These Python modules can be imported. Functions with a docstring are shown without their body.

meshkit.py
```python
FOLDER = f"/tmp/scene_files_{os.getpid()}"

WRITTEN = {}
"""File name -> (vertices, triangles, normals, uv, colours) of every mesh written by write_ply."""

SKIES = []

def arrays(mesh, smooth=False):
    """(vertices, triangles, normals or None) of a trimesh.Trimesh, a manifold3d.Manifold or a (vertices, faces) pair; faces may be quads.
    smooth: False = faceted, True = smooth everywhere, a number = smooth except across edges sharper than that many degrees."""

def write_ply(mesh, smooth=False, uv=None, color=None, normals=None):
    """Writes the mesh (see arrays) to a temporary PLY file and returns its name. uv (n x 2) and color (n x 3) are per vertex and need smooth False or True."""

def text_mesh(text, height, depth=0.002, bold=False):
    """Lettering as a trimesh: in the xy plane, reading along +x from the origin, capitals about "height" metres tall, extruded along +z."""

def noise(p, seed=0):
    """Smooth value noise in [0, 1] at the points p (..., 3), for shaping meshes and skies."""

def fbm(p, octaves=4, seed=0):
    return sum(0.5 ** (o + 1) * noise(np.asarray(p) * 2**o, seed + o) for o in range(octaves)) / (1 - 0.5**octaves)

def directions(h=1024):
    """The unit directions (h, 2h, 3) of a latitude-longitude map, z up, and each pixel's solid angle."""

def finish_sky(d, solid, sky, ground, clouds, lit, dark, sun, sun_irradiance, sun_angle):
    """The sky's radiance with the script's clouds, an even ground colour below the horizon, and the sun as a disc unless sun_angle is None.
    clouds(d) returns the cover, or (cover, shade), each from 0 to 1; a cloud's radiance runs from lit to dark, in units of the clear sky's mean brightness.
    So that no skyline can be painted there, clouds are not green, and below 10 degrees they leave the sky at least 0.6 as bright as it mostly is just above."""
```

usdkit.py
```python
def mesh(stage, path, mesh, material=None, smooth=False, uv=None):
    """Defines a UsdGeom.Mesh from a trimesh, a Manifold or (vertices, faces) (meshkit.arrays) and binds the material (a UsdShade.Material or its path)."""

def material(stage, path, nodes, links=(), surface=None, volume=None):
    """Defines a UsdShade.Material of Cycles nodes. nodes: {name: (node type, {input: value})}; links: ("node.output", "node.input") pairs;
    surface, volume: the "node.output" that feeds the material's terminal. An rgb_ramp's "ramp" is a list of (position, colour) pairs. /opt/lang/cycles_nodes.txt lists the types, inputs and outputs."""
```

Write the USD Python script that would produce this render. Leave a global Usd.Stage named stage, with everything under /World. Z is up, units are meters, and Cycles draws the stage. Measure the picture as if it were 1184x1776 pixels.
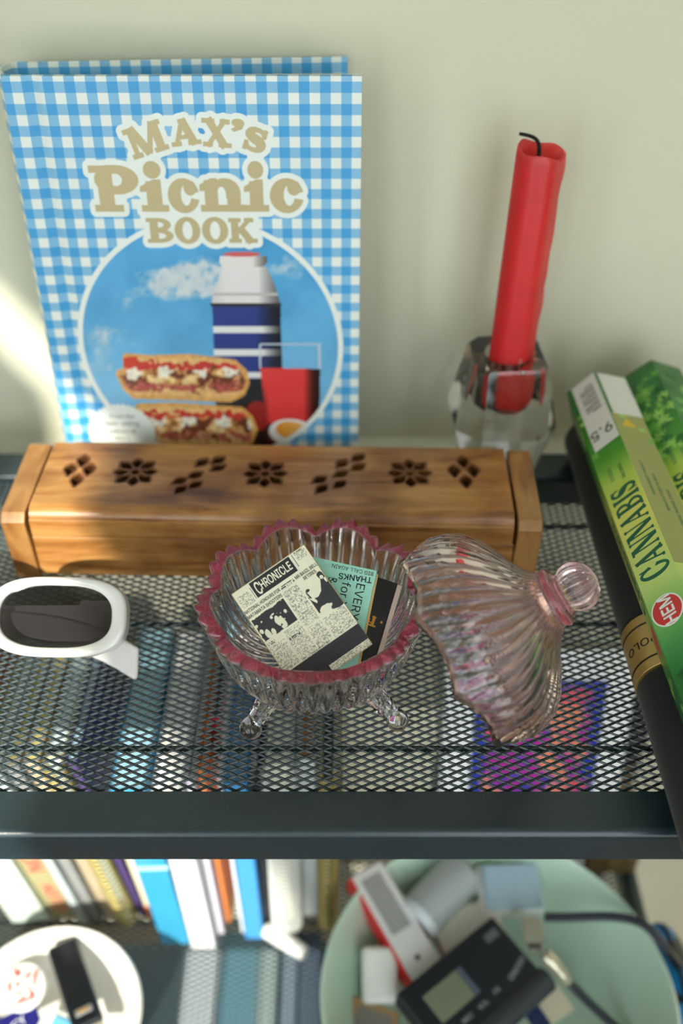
import math, random
import numpy as np
import trimesh, shapely, usdkit, meshkit
import manifold3d as m3
from shapely import affinity
from shapely.geometry import Polygon, LineString, Point, box as sbox
from shapely.ops import unary_union
from pxr import Usd, UsdGeom, UsdLux, UsdShade, Gf, Sdf, Vt

random.seed(7); rng = np.random.default_rng(7)
stage = Usd.Stage.CreateInMemory()
UsdGeom.SetStageUpAxis(stage, 'Z'); UsdGeom.SetStageMetersPerUnit(stage, 1.0)
UsdGeom.Xform.Define(stage, '/World'); UsdGeom.Scope.Define(stage, '/World/Looks')

# ------------------------------------------------------------------ camera, light, exposure
PITCH, CAM_H, FPX = math.radians(40.0), 0.400, 1184 / 24 * 35.0
EXPOSURE = 1.30
cam = UsdGeom.Camera.Define(stage, '/World/camera')
cam.AddTranslateOp().Set((0, 0, CAM_H)); cam.AddRotateXOp().Set(90 - math.degrees(PITCH))
cam.CreateFocalLengthAttr(35.0); cam.CreateHorizontalApertureAttr(24.0); cam.CreateVerticalApertureAttr(36.0)
cam.CreateFStopAttr(3.4); cam.CreateFocusDistanceAttr(0.478); cam.CreateExposureAttr(EXPOSURE)
cam.CreateClippingRangeAttr((0.02, 100.0))

SUN_DIR = np.array([0.15, 0.80, -0.56]); SUN_DIR /= np.linalg.norm(SUN_DIR)      # the way the sunlight travels
sun = UsdLux.DistantLight.Define(stage, '/World/sun')
sun.CreateAngleAttr(0.7); sun.CreateIntensityAttr(6300.0); sun.CreateColorAttr((1.0, 0.95, 0.84))
_z = -SUN_DIR; _x = np.cross([0, 0, 1.0], _z); _x /= np.linalg.norm(_x); _y = np.cross(_z, _x)
sun.AddTransformOp().Set(Gf.Matrix4d(*_x, 0, *_y, 0, *_z, 0, 0, 0, 0, 1))
WIN = (-1.45, 0.95, -0.25, 1.62)                                              # window opening x0 x1 z0 z1 in the wall behind the camera
win = UsdLux.RectLight.Define(stage, '/World/window_daylight')
win.CreateWidthAttr(WIN[1] - WIN[0] + 0.3); win.CreateHeightAttr(WIN[3] - WIN[2] + 0.3)
win.CreateIntensityAttr(4.2); win.CreateColorAttr((1.0, 0.99, 0.90))
win.AddTranslateOp().Set(((WIN[0] + WIN[1]) / 2, -1.45, (WIN[2] + WIN[3]) / 2)); win.AddRotateXOp().Set(-90); win.AddScaleOp().Set((1, 1, 1))
dome = UsdLux.DomeLight.Define(stage, '/World/sky'); dome.CreateIntensityAttr(0.6); dome.CreateColorAttr((0.86, 0.95, 1.0))

# ------------------------------------------------------------------ helpers
FWD = np.array([0, math.cos(PITCH), -math.sin(PITCH)]); UP = np.array([0, math.sin(PITCH), math.cos(PITCH)]); EYE = np.array([0, 0, CAM_H])
def ray(px, py): return np.array([1.0, 0, 0]) * (px - 592) / FPX - UP * (py - 888) / FPX + FWD
def onz(px, py, z=0.0): r = ray(px, py); return EYE + r * (z - CAM_H) / r[2]      # a point of the photograph on a level
def ony(px, py, y): r = ray(px, py); return EYE + r * y / r[1]                    # ... on an upright plane
def proj(p):
    p = np.asarray(p) - EYE; d = p @ FWD
    return np.stack([592 + FPX * p[..., 0] / d, 888 - FPX * (p @ UP) / d], -1)
def lin(c):
    c = np.asarray(c, float) / 255.0
    return np.where(c <= 0.04045, c / 12.92, ((c + 0.055) / 1.055) ** 2.4)
def unit(v): v = np.asarray(v, float); return v / np.linalg.norm(v)
def frame(o, x, n):                      # 4x4 with local x along x and local z along n
    n = unit(n); x = unit(np.asarray(x) - n * np.dot(x, n)); y = np.cross(n, x)
    M = np.eye(4); M[:3, 0], M[:3, 1], M[:3, 2], M[:3, 3] = x, y, n, o
    return M
def rot(axis, deg):
    return trimesh.transformations.rotation_matrix(math.radians(deg), axis)
def T(x, y, z):
    M = np.eye(4); M[:3, 3] = x, y, z; return M
_used = {}
def numbered(parent, name):
    k = _used.setdefault((parent, name), 0); _used[(parent, name)] += 1
    return name if k == 0 else f'{name}_{k:03d}'
def tag(prim, label=None, cat=None, group=None, kind=None):
    for k, v in (('label', label), ('category', cat), ('group', group), ('kind', kind)):
        if v: prim.SetCustomDataByKey(k, v)
class Thing:
    def __init__(s, name, label, cat, M=None, group=None, kind=None):
        s.path = '/World/' + numbered('/World', name); x = UsdGeom.Xform.Define(stage, s.path)
        s.M = np.eye(4) if M is None else np.asarray(M, float)
        if M is not None: x.AddTransformOp().Set(Gf.Matrix4d(*s.M.T.ravel().tolist()))
        tag(x.GetPrim(), label, cat, group, kind)
    def hit(s, px, py, h=0.0):           # local x, y of a photograph point on the plane z = h of this thing
        R = s.M[:3, :3]; o = R.T @ (EYE - s.M[:3, 3]); r = R.T @ ray(px, py)
        return (o + r * (h - o[2]) / r[2])[:2]
    def loc(s, p): return s.M[:3, :3].T @ (np.asarray(p) - s.M[:3, 3])
    def part(s, name, mesh, m, smooth=30, **kw): return put(s.path, name, mesh, m, smooth, **kw)
def cat(*ms):
    out = []
    for m in ms:
        if isinstance(m, (list, tuple)) and not (len(m) == 2 and isinstance(m[0], np.ndarray)): out += list(m)
        else: out.append(m)
    vs, fs, n = [], [], 0
    for m in out:
        v, f, _ = meshkit.arrays(m); vs.append(v); fs.append(f + n); n += len(v)
    return np.vstack(vs), np.vstack(fs)
def put(parent, name, mesh, m, smooth=30, paint=None, label=None, category=None, group=None, kind=None):
    path = parent + '/' + numbered(parent, name)
    v, f, n = meshkit.arrays(mesh, smooth)
    p = UsdGeom.Mesh.Define(stage, path)
    p.CreatePointsAttr(Vt.Vec3fArray.FromNumpy(v.astype(np.float32)))
    p.CreateFaceVertexCountsAttr(Vt.IntArray.FromNumpy(np.full(len(f), 3, np.int32)))
    p.CreateFaceVertexIndicesAttr(Vt.IntArray.FromNumpy(f.astype(np.int32).ravel()))
    p.CreateSubdivisionSchemeAttr('none')
    if n is not None:
        p.CreateNormalsAttr(Vt.Vec3fArray.FromNumpy(n.astype(np.float32))); p.SetNormalsInterpolation('vertex')
    if paint is not None:
        c = np.asarray(paint(v), np.float32)
        UsdGeom.PrimvarsAPI(p).CreatePrimvar('paint', Sdf.ValueTypeNames.Color3fArray, 'vertex').Set(Vt.Vec3fArray.FromNumpy(c))
    UsdShade.MaterialBindingAPI.Apply(p.GetPrim()).Bind(UsdShade.Material(m))
    tag(p.GetPrim(), label, category, group, kind)
    return path
def apply(mesh, M):
    v, f, _ = meshkit.arrays(mesh); M = np.asarray(M)
    if np.linalg.det(M[:3, :3]) < 0: f = f[:, ::-1]
    return v @ M[:3, :3].T + M[:3, 3], f
def bx(x0, x1, y0, y1, z0, z1):
    b = trimesh.creation.box((x1 - x0, y1 - y0, z1 - z0)); b.apply_translation(((x0 + x1) / 2, (y0 + y1) / 2, (z0 + z1) / 2)); return b
def rbox(x0, x1, y0, y1, z0, z1, r=0.001, n=8):       # box with rounded edges and corners
    r = min(r, (x1 - x0) / 2.01, (y1 - y0) / 2.01, (z1 - z0) / 2.01)
    s = m3.Manifold.sphere(r, n)
    return m3.Manifold.batch_hull([s.translate((x, y, z)) for x in (x0 + r, x1 - r) for y in (y0 + r, y1 - r) for z in (z0 + r, z1 - r)])
def surf(P, wrap_u=False, wrap_v=False):               # grid of points (nu, nv, 3) -> mesh
    nu, nv = P.shape[:2]; iu = np.arange(nu if wrap_u else nu - 1); iv = np.arange(nv if wrap_v else nv - 1)
    i, j = np.meshgrid(iu, iv, indexing='ij'); i2, j2 = (i + 1) % nu, (j + 1) % nv
    q = np.stack([i * nv + j, i2 * nv + j, i2 * nv + j2, i * nv + j2], -1).reshape(-1, 4)
    return P.reshape(-1, 3), np.vstack([q[:, [0, 1, 2]], q[:, [0, 2, 3]]])
def lathe(prof, n=48, rad=None):                      # closed profile (r, z) from the axis and back, counter-clockwise seen with r to the right
    a = np.arange(n) * 2 * np.pi / n; pr = np.asarray(prof, float)
    R = pr[None, :, 0] if rad is None else pr[None, :, 0] * rad(a)[:, None]
    P = np.stack([R * np.cos(a)[:, None], R * np.sin(a)[:, None], np.broadcast_to(pr[None, :, 1], (n, len(pr)))], -1)
    return surf(P, wrap_u=True)
def tube(pts, r, n=10, caps=True):
    p = np.asarray(pts, float); t = np.gradient(p, axis=0); t /= np.linalg.norm(t, axis=1, keepdims=True) + 1e-12
    r = np.broadcast_to(r, (len(p),))
    a = np.zeros_like(t); ref = np.array([0, 0, 1.0]) if abs(t[0][2]) < 0.9 else np.array([1.0, 0, 0])
    a[0] = unit(np.cross(t[0], ref))
    for k in range(1, len(p)): a[k] = unit(a[k - 1] - t[k] * np.dot(a[k - 1], t[k]))
    b = np.cross(t, a); th = np.arange(n) * 2 * np.pi / n
    P = p[:, None] + r[:, None, None] * (np.cos(th)[None, :, None] * a[:, None] + np.sin(th)[None, :, None] * b[:, None])
    v, f = surf(P, wrap_v=True); f = f[:, ::-1]
    if caps:
        k = len(v); v = np.vstack([v, p[0], p[-1]]); j = np.arange(n); j2 = (j + 1) % n; o = (len(p) - 1) * n
        f = np.vstack([f, np.stack([np.full(n, k), j2, j], 1), np.stack([np.full(n, k + 1), o + j, o + j2], 1)])
    m = trimesh.Trimesh(v, f, process=False)
    if m.volume < 0: f = f[:, ::-1]
    return v, f
def ext(poly, z0, z1):                                 # shapely area -> solid between z0 and z1
    out = [trimesh.creation.extrude_polygon(g, z1 - z0, engine='earcut') for g in getattr(poly, 'geoms', [poly]) if g.area > 1e-12]
    m = trimesh.util.concatenate(out); m.apply_translation((0, 0, z0)); return m
def spline(pts, n=60):
    from scipy.interpolate import CubicSpline
    p = np.asarray(pts, float); d = np.r_[0, np.cumsum(np.linalg.norm(np.diff(p, axis=0), axis=1))]
    return CubicSpline(d, p)(np.linspace(0, d[-1], n))
def text(s, h, x=0, y=0, deg=0, depth=0.00012, bold=False, sx=1.0, center=True):   # lettering in the xy plane
    m = meshkit.text_mesh(s, h, depth, bold)
    if center: m.apply_translation((-(m.bounds[0][0] + m.bounds[1][0]) / 2, -(m.bounds[0][1] + m.bounds[1][1]) / 2, 0))
    M = T(x, y, 0) @ rot((0, 0, 1), deg) @ np.diag([sx, 1, 1, 1.0]); m.apply_transform(M); return m
def soft(x, a, b): return np.clip((x - a) / (b - a), 0, 1)

# ------------------------------------------------------------------ materials
_mats = {}
def mat(name, rgb, rough=0.5, metal=0.0, spec=0.5, vary=0.0, scale=40.0, bump=0.0, bscale=400.0, coat=0.0, stretch=(1, 1, 1), trans=0.0, ior=1.5, sss=0.0, alpha=1.0, paint=False, sheen=0.0, extra=None):
    if name in _mats: return _mats[name]
    c = lin(rgb)
    nodes = {'p': ('principled_bsdf', dict(base_color=tuple(c), roughness=rough, metallic=metal, specular_ior_level=spec, coat_weight=coat, transmission_weight=trans, ior=ior, alpha=alpha, sheen_weight=sheen, **({'subsurface_weight': sss, 'subsurface_scale': 0.006, 'subsurface_radius': (1.0, 0.35, 0.25)} if sss else {}), **(extra or {})))}
    links = []
    if paint:
        nodes['a'] = ('attribute', {'attribute': 'paint'}); links.append(('a.color', 'p.base_color'))
    if vary or bump:
        nodes['tc'] = ('texture_coordinate', {}); nodes['mp'] = ('mapping', {'scale': stretch}); links.append(('tc.object', 'mp.vector'))
    if vary:
        nodes['n'] = ('noise_texture', {'scale': scale, 'detail': 4.0, 'roughness': 0.6}); links.append(('mp.vector', 'n.vector'))
        nodes['r'] = ('rgb_ramp', {'ramp': [(0.25, tuple(np.clip(c * (1 - vary), 0, 1))), (0.75, tuple(np.clip(c * (1 + vary), 0, 1)))]})
        links += [('n.fac', 'r.fac'), ('r.color', 'p.base_color')]
    if bump:
        nodes['n2'] = ('noise_texture', {'scale': bscale, 'detail': 3.0}); links.append(('mp.vector', 'n2.vector'))
        nodes['b'] = ('bump', {'strength': bump, 'distance': 0.0005}); links += [('n2.fac', 'b.height'), ('b.normal', 'p.normal')]
    _mats[name] = usdkit.material(stage, '/World/Looks/' + name, nodes, links, surface='p.BSDF')
    return _mats[name]

M_wall = mat('wall_paint', (214, 212, 188), 0.85, vary=0.02, scale=5, bump=0.08, bscale=300)
M_room = mat('room_paint', (205, 205, 190), 0.9)
M_floor = mat('floor_boards', (120, 92, 66), 0.5, vary=0.3, scale=6, stretch=(1, 12, 1))
M_steel = mat('grey_powder_coated_steel', (34, 51, 58), 0.32, spec=0.6, vary=0.12, scale=60, bump=0.12, bscale=900)
M_mesh = mat('mesh_steel', (44, 60, 63), 0.33, spec=0.7)
M_curtain = mat('curtain_cloth', (205, 200, 185), 0.9)
M_paint = mat('print_on_paper', (255, 255, 255), 0.55, paint=True)
M_gloss = mat('print_on_gloss_board', (255, 255, 255), 0.28, paint=True)
M_white = mat('white_plastic', (236, 236, 230), 0.3)
M_card = mat('cream_card', (224, 214, 188), 0.7, vary=0.05, scale=300)
M_black = mat('black_plastic', (26, 28, 32), 0.4)
M_ink = mat('black_ink', (28, 28, 28), 0.6)

def wood(name, axis_scale, a, b, d):
    n = {'tc': ('texture_coordinate', {}), 'mp': ('mapping', {'scale': axis_scale}),
         'n': ('noise_texture', {'scale': 14.0, 'detail': 6.0, 'roughness': 0.62, 'distortion': 0.8}),
         'r': ('rgb_ramp', {'ramp': [(0.28, tuple(lin(d))), (0.45, tuple(lin(a))), (0.62, tuple(lin(b))), (0.8, tuple(lin(a)))]}),
         'n2': ('noise_texture', {'scale': 22.0, 'detail': 3.0}), 'r2': ('rgb_ramp', {'ramp': [(0.36, (0.50, 0.41, 0.36)), (0.56, (1, 1, 1))]}),
         'mx': ('mix', {'mix_type': 'multiply', 'fac': 0.8}),
         'b': ('bump', {'strength': 0.25, 'distance': 0.0006}),
         'p': ('principled_bsdf', {'roughness': 0.36, 'coat_weight': 0.25, 'coat_roughness': 0.25})}
    l = [('tc.object', 'mp.vector'), ('mp.vector', 'n.vector'), ('n.fac', 'r.fac'), ('tc.object', 'n2.vector'), ('n2.fac', 'r2.fac'),
         ('r.color', 'mx.color1'), ('r2.color', 'mx.color2'), ('mx.color', 'p.base_color'), ('n.fac', 'b.height'), ('b.normal', 'p.normal')]
    return usdkit.material(stage, '/World/Looks/' + name, n, l, surface='p.BSDF')
M_wood = wood('mango_wood', (0.9, 7, 9), (168, 114, 58), (190, 140, 80), (110, 66, 30))
M_wood_end = wood('mango_wood_end', (6, 1.2, 1.2), (156, 108, 56), (176, 130, 76), (110, 68, 34))
M_wood_cut = mat('burnt_wood', (70, 36, 16), 0.6, vary=0.5, scale=200)

def glass(name, tint=(1, 1, 1), rough=0.0, paint=False, ior=1.5, bump=0.0):
    n = {'p': ('principled_bsdf', {'base_color': tint, 'roughness': rough, 'transmission_weight': 1.0, 'ior': ior})}; l = []
    if paint: n['a'] = ('attribute', {'attribute': 'paint'}); l.append(('a.color', 'p.base_color'))
    if paint:                                          # the ruby stain lets less light through than the clear glass
        n['sc'] = ('separate_color', {}); n['tm'] = ('math', {'math_type': 'multiply_add', 'value2': 0.32, 'value3': 0.72, 'use_clamp': True})
        l += [('a.color', 'sc.color'), ('sc.g', 'tm.value1'), ('tm.value', 'p.transmission_weight')]
    if bump:
        n['tc'] = ('texture_coordinate', {}); n['n'] = ('noise_texture', {'scale': 220.0, 'detail': 2.0}); n['b'] = ('bump', {'strength': bump, 'distance': 0.001})
        l += [('tc.object', 'n.vector'), ('n.fac', 'b.height'), ('b.normal', 'p.normal')]
    return usdkit.material(stage, '/World/Looks/' + name, n, l, surface='p.BSDF')
M_cut = glass('pressed_glass', paint=True)
M_foot = glass('pressed_glass_foot', (1.0, 0.95, 0.96), bump=0.35)
M_holder = glass('clear_block_glass', (0.97, 0.97, 0.98), 0.01)

# ------------------------------------------------------------------ the room
def setting(name, mesh, m, smooth=False): return put('/World', name, mesh, m, smooth, kind='structure')
RX0, RX1, RY0, RY1, RZ0, RZ1 = -1.7, 1.5, -1.25, 0.580, -0.95, 1.8
setting('floor', bx(RX0, RX1, RY0 - 0.1, RY1 + 0.1, RZ0 - 0.1, RZ0), M_floor)
setting('ceiling', bx(RX0, RX1, RY0 - 0.1, RY1 + 0.1, RZ1, RZ1 + 0.1), M_room)
setting('wall_back', bx(RX0, RX1, RY1, RY1 + 0.1, RZ0, RZ1), M_wall)
setting('wall_left', bx(RX0 - 0.1, RX0, RY0 - 0.1, RY1 + 0.1, RZ0, RZ1), M_room)
setting('wall_right', bx(RX1, RX1 + 0.1, RY0 - 0.1, RY1 + 0.1, RZ0, RZ1), M_room)
_wf = sbox(RX0, RZ0, RX1, RZ1).difference(sbox(WIN[0], WIN[2], WIN[1], WIN[3]))
_toy = np.array([[1, 0, 0, 0], [0, 0, -1, RY0], [0, 1, 0, 0], [0, 0, 0, 1.0]])   # xy drawing -> xz plane, thickness towards -y
setting('wall_front', apply(ext(_wf, 0, 0.1), _toy), M_room)
_fr = sbox(WIN[0], WIN[2], WIN[1], WIN[3]).difference(sbox(WIN[0] + 0.05, WIN[2] + 0.05, WIN[1] - 0.05, WIN[3] - 0.05))
_w = Thing('window_1', None, None, kind='structure')
_w.part('window_frame', apply(ext(_fr, 0.0, 0.08), _toy), M_white, False)
for k in range(1, 4):
    xm = WIN[0] + (WIN[1] - WIN[0]) * k / 4
    if k != 2: _w.part('mullion', bx(xm - 0.02, xm + 0.02, RY0 - 0.07, RY0 - 0.02, WIN[2] + 0.05, WIN[3] - 0.05), M_white, False)

# the sun comes through the gap between two drawn curtains; (x, h) says where a ray meets the wall behind the shelf
CUR_Y = RY0 + 0.06
def to_curtain(x, h):
    t = (0.565 - CUR_Y) / SUN_DIR[1]
    return x - SUN_DIR[0] * t, h - SUN_DIR[2] * t
_right = [(-0.300, 0.26), (-0.245, 0.15), (-0.203, 0.08), (-0.160, 0.035), (-0.118, -0.010), (-0.112, -0.075), (-0.085, -0.15), (-0.09, -0.235), (-0.03, -0.31), (0.0, -0.42), (0.03, -0.60), (0.05, -0.80)]
_left = [(-0.33, 0.26), (-0.290, 0.15), (-0.234, 0.08), (-0.200, 0.02), (-0.215, -0.075), (-0.23, -0.15), (-0.165, -0.235), (-0.20, -0.31), (-0.34, -0.42), (-0.36, -0.60), (-0.36, -0.80)]
def curtain(edge, outer, label, sgn):
    e = np.array([to_curtain(*p) for p in edge]); zs = np.linspace(WIN[2] - 0.1, WIN[3] + 0.08, 70)
    o = np.argsort(e[:, 1]); ex = np.interp(zs, e[o, 1], e[o, 0]); nx = 60
    s = np.linspace(0, 1, nx); X = ex[:, None] + (outer - ex)[:, None] * s[None]
    Y = CUR_Y + 0.012 * np.sin(X * 70)
    P = np.stack([X, Y, np.broadcast_to(zs[:, None], X.shape)], -1)
    Q = P + [0, 0.003, 0]
    t = Thing('curtain', label, 'curtain')
    t.part('cloth', cat(surf(P), (surf(Q)[0], surf(Q)[1][:, ::-1])), M_curtain, True)
    t.part('curtain_rail', tube([(-0.55 + 0.005 * sgn, CUR_Y, WIN[3] + 0.1), (outer, CUR_Y, WIN[3] + 0.1)], 0.012), M_white)
curtain(_right, 0.12, 'plain pale curtain on the right of the sunlit gap, behind the camera', 1)
curtain(_left, -0.95, 'plain pale curtain on the left of the sunlit gap, behind the camera', -1)

# ------------------------------------------------------------------ the shelving unit
DZ = -0.33                                            # lower deck
SX0, SX1, SY0, SY1 = -0.40, 0.235, 0.2495, 0.533
shelf = Thing('metal_shelf', 'dark grey steel shelving unit with expanded metal mesh decks', 'shelf')
def rail_profile(w, h, r=0.004):                      # front rail: flat top, rounded bend, upright face (y, z), hollow below
    a = np.linspace(0, np.pi / 2, 8); top = [(w, 0.0)] + [(r - r * math.sin(t), -r + r * math.cos(t)) for t in a] + [(0, -h)]
    return Polygon(top + [(0.0015, -h), (0.0015, -0.006), (0.006, -0.0018), (w, -0.0018)])
_yz = np.array([[0, 0, 1, 0], [1, 0, 0, 0], [0, 1, 0, 0], [0, 0, 0, 1.0]])      # drawing (y, z) swept along x
def expanded_mesh(x0, x1, y0, y1, z, px=0.0091, py=0.0042, w=0.00125, t=0.0009, tilt=-38):
    V, Fc = [], []
    nx, ny = int((x1 - x0) / (px / 2)) + 1, int((y1 - y0) / (py / 2)) + 1
    I, J = np.meshgrid(np.arange(nx), np.arange(ny), indexing='ij'); on = (I + J) % 2 == 0
    ct, st = math.cos(math.radians(tilt)), math.sin(math.radians(tilt))
    for sg in (1, -1):
        ok = on & (I < nx - 1) & ((J < ny - 1) if sg > 0 else (J > 0))
        i, j = I[ok], J[ok]
        a = np.stack([x0 + i * px / 2, y0 + j * py / 2, np.full(i.shape, z)], -1); b = a + [px / 2, sg * py / 2, 0]
        d = unit([px / 2, sg * py / 2, 0]); s = np.cross([0, 0, 1.0], d); up = np.array([0, 0, 1.0])
        s2, u2 = s * ct + up * st, -s * st + up * ct
        a = a - d * 0.0008; b = b + d * 0.0008
        c = np.stack([p + s2 * (w / 2) * q + u2 * (t / 2) * r for p in (a, b) for q, r in ((-1, -1), (1, -1), (1, 1), (-1, 1))], 1)
        n = sum(len(x) for x in V); base = n + np.arange(len(c))[:, None, None] * 8
        quad = np.array([[0, 1, 5, 4], [1, 2, 6, 5], [2, 3, 7, 6], [3, 0, 4, 7]])
        tri = np.vstack([quad[:, [0, 1, 2]], quad[:, [0, 2, 3]]])[:, ::-1]
        V.append(c.reshape(-1, 3)); Fc.append((base + tri[None]).reshape(-1, 3))
    return np.vstack(V), np.vstack(Fc)
for zt in (0.0015, DZ + 0.0015):
    shelf.part('front_rail', apply(apply(ext(rail_profile(0.0225, 0.0205), SX0, SX1), _yz), T(0, SY0, zt)), M_steel, 25)
    shelf.part('back_rail', rbox(SX0, SX1, 0.507, SY1, zt - 0.022, zt + (0.0035 if zt > 0 else 0), 0.003), M_steel)
    shelf.part('mesh_deck', expanded_mesh(SX0, SX1, SY0 + 0.018, 0.512, zt - 0.002), M_mesh, False, label='diamond expanded metal mesh')
    for yr in (0.2993, 0.383, 0.4656):
        shelf.part('support_rod', tube([(SX0, yr, zt - 0.0042), (SX1, yr, zt - 0.0042)], 0.0015, 8), M_mesh)
    for xs in (SX0, SX1 - 0.012):
        hi = 0.0365 if (zt > 0 and xs > 0) else zt
        shelf.part('side_rail', rbox(0.181 if hi > 0.01 else xs, xs + 0.012, SY0 + 0.03, 0.515, hi - 0.022, hi, 0.003), M_steel)
for xp in (SX0 - 0.012, SX1):
    for yp in (SY0, SY1 - 0.02):
        shelf.part('post', rbox(xp, xp + 0.02, yp, yp + 0.02, RZ0, 0.0005, 0.002), M_steel)
shelf.part('bottom_shelf', rbox(SX0, SX1, SY0, SY1, -0.68, -0.665, 0.002), M_steel)

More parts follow.
